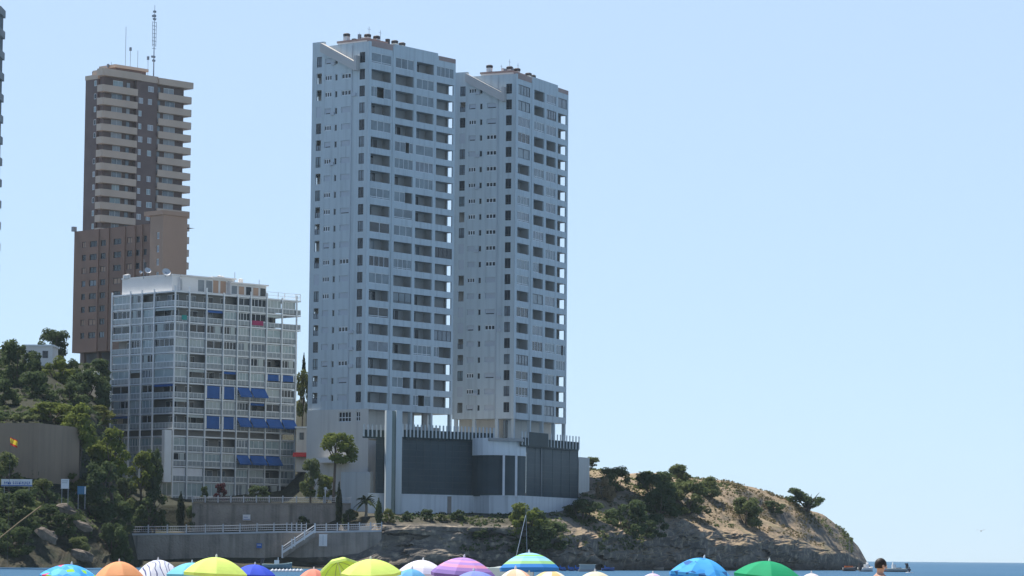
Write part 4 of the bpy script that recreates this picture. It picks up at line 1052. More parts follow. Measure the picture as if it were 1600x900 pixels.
def railing(label, pts, zb, h, n, posts_big=False):
    o0 = Vector((pts[0].x, pts[0].y, zb[0])); t = thing('railing', label, 'railing', tuple(o0))
    mb = MB(); tot = len(pts)-1
    for (p, q_, za, zc) in zip(pts[:-1], pts[1:], zb[:-1], zb[1:]):
        a = Vector((p.x, p.y, za))-o0; b = Vector((q_.x, q_.y, zc))-o0
        for hh in (.25, .6, h): mb.tube([a+Vector((0,0,hh)), b+Vector((0,0,hh))], .05 if hh == h else .035, 5)
        k = max(2, int((b-a).length/.32))
        for i in range(1, k):
            c = a.lerp(b, i/k); mb.box(c.x-.016, c.x+.016, c.y-.015, c.y+.015, c.z+.25, c.z+h)
    mb.build('bars', RAILW, t)
    for i in range(n+1):
        s_ = i/n*tot; j = min(int(s_), tot-1); f = s_-j
        c = Vector((pts[j].x, pts[j].y, zb[j])).lerp(Vector((pts[j+1].x, pts[j+1].y, zb[j+1])), f)-o0
        mb = MB(); mb.box(c.x-.09, c.x+.09, c.y-.09, c.y+.09, c.z, c.z+h+.3); mb.build('post', RAILW, t)
    return t
# brown wall on the left hill
pts = [px(-160, 700, 473), px(0, 700, 474), px(60, 700, 475), px(124, 700, 480)]
wall_line('retaining_wall', 'tall brown retaining wall under the hedge on the left hill', 'wall', pts, 8, [px(0, 661, 473).z, px(0, 661, 474).z, px(60, 661, 475).z, px(124, 668, 480).z], 1.2, BROWNW)
# lower terrace wall
lw_ = [px(201, 850, 499), px(330, 850, 499.5), px(445, 850, 500), px(478, 850, 500), px(596, 850, 501)]
zt_ = [px(201, 836.5, 499).z, px(330, 835, 499.5).z, px(445, 832.5, 500).z, px(478, 833, 500).z, px(596, 831, 501).z]
wall_line('retaining_wall', 'long lower stone retaining wall at the water under the white railing', 'wall', lw_, -2, zt_, 1.0, STONE, RAILW)
railing('white railing on the lower wall left of the stair', [p+Vector((0,.4,0)) for p in lw_[:4]], [z+.3 for z in zt_[:4]], 1.05, 13)
railing('white railing on the lower wall right of the stair', [px(492, 850, 500.8), px(596, 850, 501.5)], [zt_[3]+.3, zt_[4]+.3], 1.0, 6)
# upper wall
uw = [px(300, 800, 515), px(420, 800, 515.5), px(548, 800, 516)]
uz_ = [px(300, 788, 515).z, px(420, 788, 515.5).z, px(548, 789, 516).z]
wall_line('retaining_wall', 'upper stone retaining wall behind the lower terrace', 'wall', uw, 3, uz_, 1.0, STONE, STONE2)
railing('white railing on the upper wall before the balcony block', [p+Vector((0,.4,0)) for p in uw[:]], [z+.3 for z in uz_], .85, 12)
# white gate like block by the palm
p = px(578, 826, 506); mb = MB(); mb.box(-1.7, 1.7, -.2, .2, 0, 1.1); mb.box(-1.8, 1.8, -.26, .26, 1.103, 1.25)
for i in range(8): mb.box(-1.6+i*.42, -1.4+i*.42, -.27, -.203, .1, 1.0)
tag(mb.build('parapet_wall', WB, None, loc=(p.x, 506, px(578, 829, 506).z-.5)), 'short cream parapet below the palm', 'wall')
# stair down the lower wall
t0 = px(441, 866, 498.2); t1_ = px(492, 832, 498.2)
t = thing('staircase', 'concrete stair with white railing down the lower wall', 'stair', (t0.x, 498.2, t0.z))
dv = t1_-t0; n = 22; mb = MB()
for i in range(n): mb.box(dv.x*i/n, dv.x*(i+1)/n+.02, .05, 1.3, dv.z*i/n-.6, dv.z*(i+1)/n)
mb.build('steps', STONE, t)
mb = MB(); hv = Vector((0, 0, 1.15))
for hh in (.4, .75, 1.15): mb.tube([(0,0,hh), (dv.x, 0, dv.z+hh)], .07 if hh > 1 else .05, 6)
mb.add([(0,-.03,.05),(dv.x,-.03,dv.z+.05),(dv.x,-.03,dv.z+.5),(0,-.03,.5),(0,.03,.05),(dv.x,.03,dv.z+.05),(dv.x,.03,dv.z+.5),(0,.03,.5)], [(0,1,2,3),(7,6,5,4),(0,4,5,1),(3,2,6,7),(0,3,7,4),(1,5,6,2)])
mb.build('handrail', WHITE, t)
for s_ in (0, .29, .38, .68, 1.0):
    mb = MB(); mb.box(dv.x*s_-.11, dv.x*s_+.11, -.1, .1, dv.z*s_-(.6 if s_ == 0 else .1), dv.z*s_+1.45); mb.build('post', WHITE, t)
# small signs
def board(name, label, x0, x1, y0, y1, D, m, back=None, marks=None, legs=0, cat='sign'):
    a = px(x0, y0, D); b = px(x1, y1, D); c = Vector(((a.x+b.x)/2, D, b.z)); t = thing(name, label, cat, tuple(c))
    w = (b.x-a.x)/2; h = a.z-b.z
    mb = MB(); mb.box(-w, w, 0, .12, 0, h); mb.box(-w-.05, w+.05, .02, .14, -.05, -.002); mb.box(-w-.05, w+.05, .02, .14, h+.002, h+.05); mb.build('panel', m, t)
    if marks:
        mb = MB()
        for (u0, u1, v0, v1) in marks: mb.box(-w+2*w*u0, -w+2*w*u1, -.03, -.004, h*v0, h*v1)
        mb.build('lettering', back, t)
    if legs:
        gz = ground(c.x, D)-c.z-.3
        for u in (-w*.8, w*.8):
            mb = MB(); mb.box(u-.05, u+.05, .15, .25, max(-2.2, min(-.6, gz)), h*.8); mb.build('leg', METAL, t)
    return t
rs = random.Random(4); mk = [(0, 1, .0, .14)]; u = .1
while u < .92:
    w = rs.uniform(.03, .055)
    if rs.random() < .82:
        mk.append((u, u+w*.35, .25, .72)); mk.append((u+w*.35+.001, u+w, rs.choice((.25, .42)), rs.choice((.36, .55))))
    u += w+.018
BLUE = mat('sign_blue', (.03, .12, .42), .5)
board('banner', 'long white banner with blue lettering on the left slope', 2, 50, 749, 759.5, 455, WHITE, BLUE, mk, 1)
board('notice_board', 'white notice board among bushes on the left slope', 95.5, 107.5, 749, 763, 458, WHITE, METAL, [(.12,.88,.8,.86),(.12,.8,.6,.65)], 1)
board('notice_board', 'slanted blue board right of the white notice board', 121, 134, 760, 772, 459, mat('board_blue', (.06, .17, .28), .5), WHITE, [(.85,.98,.02,.98)], 1)
board('wall_sign', 'white sign on the upper retaining wall', 379.5, 391, 804.5, 812.5, 514.6, WHITE, BLUE, [(.05,.95,.08,.2),(.1,.7,.5,.6)])
board('wall_sign', 'small blue sign on the lower retaining wall', 401, 409, 849.5, 856, 499.3, BLUE, WHITE, [(.15,.85,.6,.75)])
board('wall_cabinet', 'white cabinet hanging on the lower wall right of the stair', 498.5, 511, 835, 853, 499.6, WHITE, METAL, [(.48,.52,.05,.95)], cat='cabinet')
# lamp post
p = px(508, 786, 516.6); mb = MB()
t = thing('lamp_post', 'short white lamp post with a globe on the upper wall', 'street lamp', (p.x, 516.6, p.z))
h = px(508, 766, 516.6).z-p.z
mb.tube([(0,0,-.6),(0,0,h)], .09, 7); mb.build('pole', WHITE, t)
mb = MB(); mb.lathe([(.02,0),(.22,.08),(.3,.28),(.2,.48),(.02,.54)], 12, c=(0,0,h)); mb.build('lamp_globe', WHITE, t, True)
# flag
p = px(16, 683, 440); gz = ground(p.x, 440, 5); t = thing('flag', 'red and yellow striped flag waving before the brown wall', 'flag', (p.x, 440, gz))
h = p.z-gz; mb = MB(); mb.tube([(0,0,-.3),(0,0,h+.1)], .022, 6); mb.build('pole', FR_D, t)
FL = [mat('flag_red', (.6, .04, .03), .7, trans=.4), mat('flag_yellow', (.85, .6, .05), .7, trans=.4)]
mb = MB()
for i in range(8):
    for j in range(8):
        def q(a, b): return (a*.13, .12*math.sin(a*1.1+b*.3), h-b*.13-a*.06)
        mb.quad(q(i,j), q(i+1,j), q(i+1,j+1), q(i,j+1), 0 if j < 1 or j > 5 else 1)
mb.build('cloth', FL, t, True)
# ochre rail on the left slope
mb = MB(); a = px(-2, 842, 438); b = px(64, 791, 446)
mb.tube([a, a.lerp(b, .5)+Vector((0,0,.1)), b], .11, 6)
tag(mb.build('handrail', mat('ochre_paint', (.12, .085, .035), .7)), 'ochre rail climbing the left slope from the picture corner', 'rail')
# white house on the hill, low walls, red awning villa
def house(label, x0, x1, y0, y1, D, m, dep=7, rot=20, awn=None, wins=2):
    a = px(x0, y0, D); b = px(x1, y1, D); w = b.x-a.x; gz = b.z-2.5; t = thing('house', label, 'house', (a.x, D, gz), 0)
    h = a.z-gz; mb = MB(); mb.box(0, w, 0, dep, 0, h); mb.build('wall', m, t)
    mb = MB(); mb.box(-.25, w+.25, -.25, dep+.25, h+.003, h+.3); mb.build('roof', FR_W, t)
    for i in range(wins):
        u = w*(i+.3)/wins; window(PR, u, u+w*.3/wins*1.3, h-2.1, h-.8, -.02, 2, [FR_D, GL_D], .1, 'window', t)
    if awn:
        z = px(x0, awn[0], D).z-gz; mb = MB(); mb.add([(-.5,-.05,z+.6),(w*.85,-.05,z+.6),(w*.85,-1.2,z),(-.5,-1.2,z),(-.5,-.05,z+.5),(w*.85,-.05,z+.5),(w*.85,-1.2,z-.25),(-.5,-1.2,z-.25)], [(0,1,2,3),(7,6,5,4),(0,4,5,1),(1,5,6,2),(2,6,7,3),(3,7,4,0)]); mb.build('awning', RED, t)
    return t
house('small white house with a dark roofline on the left hill skyline', 38, 82, 541, 552, 566, W2)
house('white villa with a red awning between the balcony block and the annex', 463, 497, 669, 716, 575, WB, 10, awn=(712,), wins=2)
wall_line('garden_wall', 'low cream garden wall on the hill under the brown block', 'wall', [px(108, 580, 556), px(152, 590, 548)], 20, [px(108, 577, 556).z, px(152, 581, 548).z], .5, WB)

# ------------------------------------------------------------------ beach umbrellas
def fabric(name, kind, cs, hgt=.4):
    m = bpy.data.materials.new(name); m.use_nodes = True
    nt = m.node_tree; N = nt.nodes; L = nt.links; b = N['Principled BSDF']; out = N['Material Output']
    b.inputs['Roughness'].default_value = .75; b.inputs['Specular IOR Level'].default_value = .2
    tc = N.new('ShaderNodeTexCoord'); sx = N.new('ShaderNodeSeparateXYZ'); L.new(tc.outputs['Object'], sx.inputs[0])
    if kind == 'plain':
        n = N.new('ShaderNodeTexNoise'); n.inputs['Scale'].default_value = 3; L.new(tc.outputs['Object'], n.inputs['Vector'])
        x = N.new('ShaderNodeMix'); x.data_type = 'RGBA'; x.inputs[6].default_value = (*cs[0], 1); x.inputs[7].default_value = (*[c*.8 for c in cs[0]], 1)
        L.new(n.outputs['Fac'], x.inputs[0]); col = x.outputs[2]
    else:
        r = N.new('ShaderNodeValToRGB'); cr = r.color_ramp; cr.interpolation = 'CONSTANT'
        while len(cr.elements) < len(cs): cr.elements.new(.5)
        for e, (i, c) in zip(cr.elements, enumerate(cs)): e.position = i/len(cs); e.color = (*c, 1)
        if kind == 'ring':
            dv = N.new('ShaderNodeMath'); dv.operation = 'MULTIPLY_ADD'; dv.inputs[1].default_value = -1/hgt; dv.inputs[2].default_value = .98; L.new(sx.outputs[2], dv.inputs[0])
            mxm = N.new('ShaderNodeMath'); mxm.operation = 'MAXIMUM'; mxm.inputs[1].default_value = 0; L.new(dv.outputs[0], mxm.inputs[0])
            pw = N.new('ShaderNodeMath'); pw.operation = 'POWER'; pw.inputs[1].default_value = .5; L.new(mxm.outputs[0], pw.inputs[0]); L.new(pw.outputs[0], r.inputs[0])
        elif kind == 'blob':
            v = N.new('ShaderNodeTexVoronoi'); v.inputs['Scale'].default_value = 4.5; L.new(tc.outputs['Object'], v.inputs['Vector'])
            s2 = N.new('ShaderNodeSeparateXYZ'); L.new(v.outputs['Color'], s2.inputs[0]); L.new(s2.outputs[0], r.inputs[0])
        elif kind == 'gore':
            at = N.new('ShaderNodeMath'); at.operation = 'ARCTAN2'; L.new(sx.outputs[1], at.inputs[0]); L.new(sx.outputs[0], at.inputs[1])
            mm = N.new('ShaderNodeMath'); mm.operation = 'MULTIPLY_ADD'; mm.inputs[1].default_value = 8/(2*math.pi); mm.inputs[2].default_value = 8; L.new(at.outputs[0], mm.inputs[0])
            pp = N.new('ShaderNodeMath'); pp.operation = 'MODULO'; pp.inputs[1].default_value = 2; L.new(mm.outputs[0], pp.inputs[0])
            hh = N.new('ShaderNodeMath'); hh.operation = 'MULTIPLY'; hh.inputs[1].default_value = .5; L.new(pp.outputs[0], hh.inputs[0]); L.new(hh.outputs[0], r.inputs[0])
        else:   # leaf-like wavy print
            w = N.new('ShaderNodeTexWave'); w.inputs['Scale'].default_value = .8; w.inputs['Distortion'].default_value = 7; w.inputs['Detail'].default_value = 2
            L.new(tc.outputs['Object'], w.inputs['Vector']); L.new(w.outputs['Fac'], r.inputs[0])
        col = r.outputs[0]
    L.new(col, b.inputs['Base Color'])
    t = N.new('ShaderNodeBsdfTranslucent'); L.new(col, t.inputs['Color'])
    ms = N.new('ShaderNodeMixShader'); ms.inputs[0].default_value = .3
    L.new(b.outputs[0], ms.inputs[1]); L.new(t.outputs[0], ms.inputs[2]); L.new(ms.outputs[0], out.inputs['Surface'])
    return m
def umbrella(label, cx, ytop, w, rim, D, kind, cs, tilt=(0, 0), ng=8, rot=.3):
    top = px(cx, ytop, D); Rr = w/2*D/F; h = (rim-ytop)*D/F
    gz = SANDZ(D)
    t = thing('beach_umbrella', label, 'beach umbrella', (top.x, D, gz), 0, 'umbrellas on the beach')
    zt = top.z-gz
    piv = Vector((0, 0, zt-h*1.0)); rot_m = Matrix.Rotation(R(tilt[0]), 4, 'X') @ Matrix.Rotation(R(tilt[1]), 4, 'Y')
    mb = MB(); nr = 8; na = ng*5; pts = []; fs = []
    def dome(s_, a):
        g = (a/(2*math.pi)*ng) % 1; sag = math.sin(math.pi*g)
        r_ = Rr*s_*(.25 + .75*math.cos(math.pi/ng)/math.cos((g-.5)*2*math.pi/ng)) * (1 - .02*sag*s_); z = h*(1-s_**2.0) - h*.02 - .05*sag*s_*(1-s_)*h
        return Vector((r_*math.cos(a), r_*math.sin(a), z))
    for i in range(nr+1):
        for j in range(na): pts.append(dome(max(.02, i/nr), 2*math.pi*j/na))
    for j in range(na):
        p = pts[nr*na+j]; pts.append(Vector((p.x*.985, p.y*.985, p.z-.09)))
    for i in range(nr+1):
        for j in range(na): fs.append((i*na+j, i*na+(j+1)%na, (i+1)*na+(j+1)%na, (i+1)*na+j))
    mb.add(pts, fs)
    c = mb.build('canopy', fabric('umbrella_fabric', kind, cs, h), t)
    sd = c.modifiers.new('thickness', 'SOLIDIFY'); sd.thickness = .006
    c.location = piv; c.rotation_euler = rot_m.to_euler(); c.rotation_euler.rotate_axis('Z', rot)
    mb = MB(); mb.tube([(0,0,h-.005),(0,0,h+.03),(0,0,h+.09)], [.03,.03,.012], 8); f_ = mb.build('finial', WHITE, t); f_.location = piv; f_.rotation_euler = c.rotation_euler
    mb = MB()
    for k in range(ng):
        a = 2*math.pi*k/ng; pr = [dome(s_, a)-Vector((0,0,.012)) for s_ in (.05, .3, .6, .9, .99)]; mb.tube(pr, .008, 4)
    rb_ = mb.build('rib_frame', METAL, t); rb_.location = piv; rb_.rotation_euler = c.rotation_euler
    ax = rot_m @ Vector((0, 0, 1))
    mb = MB(); mb.tube([piv+ax*h*.98, piv-ax*.3, Vector((piv.x-ax.x*.5, piv.y-ax.y*.5, -.3))], .02, 8); mb.build('pole', WHITE, t)
LIME = (.76, .92, .24); 
UM = [
 ('bright blue beach umbrella printed with pink and green shapes', 110, 882, 102, 902, 90, 'blob', [(.06,.38,.80),(.10,.50,.85),(.06,.36,.75),(.75,.12,.25),(.08,.42,.80),(.35,.68,.08),(.16,.55,.85)], (0,4)),
 ('plain orange beach umbrella', 187, 877, 78, 901, 105, 'plain', [(.85,.42,.20)], (0,2)),
 ('white beach umbrella with a dark navy leaf print', 248, 874.5, 76, 898, 108, 'wave', [(.75,.77,.85),(.78,.8,.86),(.10,.12,.28),(.7,.74,.84)], (6,-4)),
 ('pale blue beach umbrella behind the leftmost lime one', 300, 879, 84, 897, 98, 'plain', [(.22,.62,.80)], (0,0)),
 ('lime beach umbrella left of the royal blue one', 337, 870.5, 98, 895, 88, 'plain', [LIME], (4,3)),
 ('royal blue beach umbrella', 398, 882, 66, 896.5, 112, 'plain', [(.06,.12,.72)], (0,6)),
 ('small salmon pink beach umbrella', 490, 889, 48, 904, 118, 'plain', [(.86,.34,.24)], (0,0)),
 ('lime beach umbrella tipped over so its underside shows', 532, 873, 66, 893, 108, 'plain', [(.68,.86,.22)], (-38,-14)),
 ('lime beach umbrella right beside the tipped one', 580, 873.5, 94, 894, 90, 'plain', [LIME], (4,2)),
 ('white and lilac striped beach umbrella', 660, 875, 72, 893, 104, 'ring', [(.80,.80,.84),(.74,.72,.84),(.82,.82,.85),(.68,.66,.82)], (2,4)),
 ('light blue beach umbrella below the lilac striped one', 643, 889, 52, 903, 96, 'plain', [(.18,.50,.80)], (0,0)),
 ('small apricot beach umbrella below the purple striped one', 676, 891.5, 24, 900, 120, 'plain', [(.88,.52,.18)], (0,0)),
 ('purple and pink striped beach umbrella', 724, 871, 104, 896, 86, 'ring', [(.48,.28,.66),(.50,.30,.68),(.42,.26,.62),(.72,.36,.58),(.46,.30,.68),(.72,.34,.52),(.40,.24,.58),(.24,.16,.44)], (2,6)),
 ('periwinkle blue beach umbrella below the purple striped one', 741, 892.5, 66, 905, 82, 'plain', [(.26,.34,.74)], (0,0)),
 ('aqua and green striped beach umbrella with a blue edge, tallest of all', 827, 863.5, 97, 887, 92, 'ring', [(.45,.72,.85),(.40,.70,.84),(.30,.62,.86),(.30,.68,.22),(.28,.60,.86),(.38,.70,.80),(.36,.66,.30),(.05,.26,.66)], (0,0)),
 ('cream and peach beach umbrella below the aqua striped one', 806, 889.5, 50, 903, 78, 'gore', [(.86,.80,.66),(.86,.56,.38)], (0,0)),
 ('cream and yellow beach umbrella right of the aqua striped one', 862, 892, 54, 904, 98, 'gore', [(.86,.80,.66),(.84,.62,.30)], (0,0)),
 ('plain cream beach umbrella right of the cream and yellow one', 930, 893, 58, 906, 94, 'plain', [(.80,.76,.58)], (0,0)),
 ('small pale lilac beach umbrella', 1020, 896, 34, 904, 110, 'plain', [(.74,.64,.80)], (0,0)),
 ('sky blue beach umbrella with a dark blue print', 1096, 871.5, 106, 900, 88, 'blob', [(.08,.42,.82),(.10,.46,.85),(.06,.36,.78),(.04,.16,.42),(.09,.44,.84),(.08,.42,.82)], (0,10)),
 ('emerald green beach umbrella', 1200, 876.5, 106, 899, 87, 'plain', [(.02,.40,.18)], (0,5)),
 ('small white beach umbrella right of the emerald one', 1268, 896, 36, 905, 108, 'plain', [(.80,.76,.76)], (0,0)),
]
ru = random.Random(12)
for u_ in UM:
    u_ = list(u_) + ([(0, 0)] if len(u_) < 9 else [])
    if abs(u_[8][0]) < 20: u_[8] = (u_[8][0]+ru.uniform(-5, 3), u_[8][1]+ru.uniform(-4, 4))
    umbrella(*u_, rot=ru.uniform(0, .78))
# white flat beach canopy
p = px(795, 886, 110); t = thing('beach_canopy', 'pale flat beach canopy behind the aqua striped umbrella', 'canopy', (p.x, 110, SANDZ(110)))
h = p.z-SANDZ(110); w = .86
mb = MB()
for i in range(10):
    for j in range(6):
        def q(a, b): return (-w+2*w*a/10, 1.6*b/6, h-.06*math.sin(math.pi*b/6)-.03*math.sin(a*1.3))
        mb.quad(q(i,j), q(i+1,j), q(i+1,j+1), q(i,j+1))
mb.box(-w, w, -.012, 0, h-.38, h-.035); mb.build('cloth', mat('canopy_cloth', (.62, .74, .78), .8, trans=.3), t)
for (a, b) in ((-w,0),(w,0),(-w,1.6),(w,1.6)):
    mb = MB(); mb.tube([(a,b,-.2),(a,b,h)], .018, 6); mb.build('pole', METAL, t)

# ------------------------------------------------------------------ people
def skin_body(name, pts, edges, radii, m, parent, sub=2):
    me = bpy.data.meshes.new(name); me.from_pydata([tuple(p) for p in pts], edges, []); me.materials.append(m)
    o = bpy.data.objects.new(name, me); COL.objects.link(o); o.parent = parent
    sk = o.modifiers.new('skin', 'SKIN'); me.skin_vertices.new() if not me.skin_vertices else None
    for v, r_ in zip(me.skin_vertices[0].data, radii): v.radius = r_ if hasattr(r_, '__len__') else (r_, r_)
    me.skin_vertices[0].data[0].use_root = True
    sk.use_smooth_shade = True
    s = o.modifiers.new('sub', 'SUBSURF'); s.levels = sub; s.render_levels = sub
    return o
def person(label, x, ytop, D, face=0, gz=None, hgt=1.75):
    top = px(x, ytop, D); gz = top.z-hgt if gz is None else gz
    t = thing('person', label, 'person', (top.x, D, gz), face); s = hgt/1.75
    P = []; E = []; Rd = []
    def v(p, r_, par=None):
        P.append(Vector(p)*s); Rd.append(r_*s if not hasattr(r_, '__len__') else (r_[0]*s, r_[1]*s)); i = len(P)-1
        if par is not None: E.append((par, i))
        return i
    pel = v((0,0,.95), (.15,.11)); ab = v((0,0,1.12), (.14,.10), pel); ch = v((0,-.01,1.32), (.17,.12), ab); sh = v((0,0,1.44), (.12,.085), ch); nk = v((0,0,1.52), .055, sh); hb = v((0,.01,1.585), .066, nk); hc = v((0,.02,1.65), (.078,.095), hb); ht = v((0,.015,1.71), (.06,.075), hc)
    for k in (-1, 1):
        a = v((.165*k,0,1.425), .062, sh); b = v((.22*k,-.02,1.28), .05, a); c = v((.25*k,-.03,1.13), .042, b); d = v((.255*k,.06,.92), .034, c); e_ = v((.255*k,.09,.86), .03, d)
        pm = v((.255*k,.105,.80), (.022,.038), e_)
        for f in range(4):
            g = v((.255*k-.004*f*k, .075+.02*f, .745), .0095, pm); v((.255*k-.012*k, .08+.02*f, .70+.006*abs(f-1.5)), .008, g)
        g = v((.235*k,.135,.80), .010, pm); v((.225*k,.15,.765), .009, g)
        hp = v((.095*k,0,.87), .095, pel); kn = v((.10*k,.01,.50), .062, hp); cf = v((.10*k,-.02,.34), .058, kn); an = v((.10*k,-.02,.09), .038, cf); v((.105*k,.13,.035), (.042,.03), an)
    skin_body('body', P, E, Rd, SKIN, t, 2)
    mb = MB(); pts = []; fs = []
    for i in range(9):
        th = math.pi*.62*i/8
        for j in range(18):
            ph = 6.283*j/18; d = Vector((math.sin(th)*math.cos(ph), math.sin(th)*math.sin(ph), math.cos(th)))
            front = max(0, d.y); zz = d.z*.112 if d.z > 0 else d.z*(.16-.16*front)
            pts.append(Vector((d.x*.088, .012+d.y*.106, 1.662+zz))*s)
    for i in range(8):
        for j in range(18): fs.append((i*18+j, i*18+(j+1)%18, (i+1)*18+(j+1)%18, (i+1)*18+j))
    mb.add(pts, fs); mb.build('hair', HAIR, t, True)
    for k in (-1, 1):
        mb = MB(); mb.lathe([(.005,-.012),(.022,-.008),(.03,.004),(.018,.012),(.004,.01)], 10)
        e_ = mb.build('ear', SKIN, t, True); e_.location = (.083*k*s, .01*s, 1.635*s); e_.rotation_euler = (0, R(80*k), 0); e_.scale = (1.1, .75, 1)
        mb = MB(); mb.lathe([(.001,-.012),(.011,-.006),(.013,0),(.011,.006),(.001,.012)], 10); e_ = mb.build('eye', mat('eye_white', (.6,.6,.6), .3) if 'eye_white' not in bpy.data.materials else bpy.data.materials['eye_white'], t, True); e_.location = (.032*k*s, .112*s, 1.645*s)
    mb = MB(); mb.add([(0,.148,1.605),(-.018,.112,1.60),(.018,.112,1.60),(0,.115,1.65)], [(0,1,2),(0,3,1),(0,2,3),(1,3,2)]); mb.v = [tuple(Vector(q)*s) for q in mb.v]; mb.build('nose', SKIN, t)
    mb = MB(); mb.box(-.025*s, .025*s, .108*s, .116*s, 1.567*s, 1.577*s); mb.build('mouth', mat('lips', (.4,.16,.14), .5) if 'lips' not in bpy.data.materials else bpy.data.materials['lips'], t)
    mb = MB()
    mb.lathe([(.163*s,.98*s),(.172*s,.92*s),(.19*s,.80*s)], 18); mb.v = [(x_, y_*.78, z_) for (x_, y_, z_) in mb.v]
    for k in (-1, 1): mb.lathe([(.105*s,.82*s),(.10*s,.62*s),(.098*s,.55*s)], 14, c=(.1*k*s, .005, 0))
    mb.build('swim_shorts', mat('shorts', (.03,.05,.12), .7) if 'shorts' not in bpy.data.materials else bpy.data.materials['shorts'], t)
    return t
person('bare chested person with short dark hair standing in front of the moored boat', 1375, 874, 50, R(-64), SANDZ(50), px(1375, 874, 50).z-SANDZ(50))

# ------------------------------------------------------------------ boats and things on the water
def hull_mesh(Lh, B, Hh, sheer=.25):
    mb = MB(); n = 12; pts = []; fs = []
    for i in range(n+1):
        s_ = i/n; wd = B/2*(1-(max(0, s_-.45)/.55)**2.2); zz = Hh*(1+sheer*(s_-.3)**2*3); x = -Lh/2+Lh*s_
        pts += [(x, -wd, zz), (x, -wd*.8, Hh*.3), (x, 0, -.15), (x, wd*.8, Hh*.3), (x, wd, zz), (x, wd*.82, zz-.02), (x, 0, Hh*.35), (x, -wd*.82, zz-.02)]
    for i in range(n):
        for k in range(8): fs.append((i*8+k, (i+1)*8+k, (i+1)*8+(k+1)%8, i*8+(k+1)%8))
    fs += [tuple(range(8))]
    mb.add(pts, fs); return mb
def boat(label, x, y, Lpx, B, m, flip=1, extra=None, hh=.75, rz=0):
    D = 2.0*F/(y-yh(x)); p = px(x, y, D); Lh = Lpx*D/F
    t = thing('boat', label, 'boat', (p.x, D, 0), rz if flip > 0 else math.pi+rz)
    hull_mesh(Lh, B, hh).build('hull', m, t, True)
    if extra: extra(t, Lh)
    return t
def rib_extra(t, Lh):
    mb = MB(); mb.box(-Lh*.5-.3, -Lh*.5+.15, -.25, .25, .2, 1.35); mb.box(-Lh*.5-.25, -Lh*.5+.3, -.2, .2, 1.353, 1.6); mb.build('outboard_motor', CAPD, t)
    mb = MB(); mb.box(-.4, .25, -.4, .4, .5, 1.35); mb.box(.1, .16, -.35, .35, 1.353, 1.75); mb.build('console', WHITE, t)
    mb = MB(); mb.box(-1.4, -.6, -.6, .6, .55, .8); mb.build('seat', METAL, t)
boat('grey inflatable motorboat moored off the headland tip', 1396, 893.5, 42, 2.0, mat('hull_grey', (.34, .38, .38), .5), -1, rib_extra, .6, .1)
boat('small white motorboat behind the standing person', 1354, 893, 24, 1.8, mat('hull_white', (.62, .63, .62), .4), 1, rib_extra, .7, .5)
boat('small dinghy with an orange cover under the headland tip', 1327, 892.3, 20, 1.6, mat('hull_dark', (.12, .11, .11), .5), 1,
     lambda t, Lh: [MB.build(_o, 'cover', mat('orange_cover', (.75, .16, .04), .7), t) for _o in [(lambda b: (b.prism([(-Lh*.35,-.5),(Lh*.2,-.5),(Lh*.3,0),(Lh*.2,.5),(-Lh*.35,.5)], .72, 1.0), b)[1])(MB())]], .65)
boat('teal hulled motorboat near the stair, right of the royal blue umbrella', 433, 889.8, 46, 2.0, mat('hull_teal', (.16, .25, .28), .5), 1, rib_extra, .8)
def pedal_extra(t, Lh):
    mb = MB(); mb.box(-.4, .3, -.5, .5, .3, .6); mb.box(-.55, -.4, -.5, .5, .4, .85); mb.build('seat', BLUE, t)
for (x, lb) in ((880, 'leftmost blue pedal boat of the row right of the aqua umbrella'), (893, 'middle blue pedal boat of the row right of the aqua umbrella'), (904, 'rightmost blue pedal boat of the row beside the grey hut')):
    boat(lb, x, 892, 9, 1.2, bpy.data.materials.get('hull_pedal') or mat('hull_pedal', (.03, .08, .24), .5), 1, pedal_extra, .35)
boat('long low dark blue pontoon boat right of the grey hut', 950, 892, 20, 1.6, mat('hull_navy', (.03, .07, .22), .5), 1, pedal_extra, .45)
D = 2*F/(893-yh(918)); p = px(918, 893, D); t = thing('floating_hut', 'grey floating hut beside the blue pedal boats', 'hut', (p.x, D, 0))
w = 12*D/F; mb = MB(); mb.box(-w, w, 0, 2.2, .3, 1.0); mb.build('wall', mat('hut_grey', (.30, .36, .38), .6), t)
mb = MB(); mb.box(-w-.1, w+.1, -.1, 2.3, 1.003, 1.12); mb.build('roof', mat('hut_roof', (.42, .45, .42), .6), t); mb = MB(); mb.box(-w-.2, w+.2, -.2, 2.4, -.15, .297); mb.build('float', METAL, t)
# sailing dinghy with bare mast
D = 455; p = px(824, 890, D); zt = px(821, 787, D).z
t = thing('sailing_boat', 'sailing dinghy with a bare mast behind the aqua striped umbrella', 'sailboat', (p.x, D, 0))
hull_mesh(4.6, 1.7, .6).build('hull', bpy.data.materials['hull_white'], t, True)
xt = px(821.5, 800, D).x-p.x
mb = MB(); mb.tube([(0,0,.4),(xt,0,zt*.97)], [.06,.035], 7); mb.build('mast', METAL, t)
mb = MB(); mb.tube([(px(805,870,D).x-p.x,0,1.6),(xt,0,zt*.83)], .04, 6); mb.tube([(px(803,876,D).x-p.x,0,.6),(px(805,870,D).x-p.x,0,1.6)], .04, 6); mb.build('forestay', WHITE, t)
# buoys
for i in range(9):
    x = 426+i*5.6; D = 2*F/(893.5-yh(x)); p = px(x, 893.5, D); mb = MB(); mb.lathe([(.02,-.25),(.22,-.12),(.3,.05),(.22,.22),(.05,.3),(.02,.45)], 10)
    tag(mb.build('buoy', WHITE, None, True, loc=(p.x, D, .05)), 'white float of the buoy line near the teal hulled motorboat', 'buoy', 'floats of the buoy line')
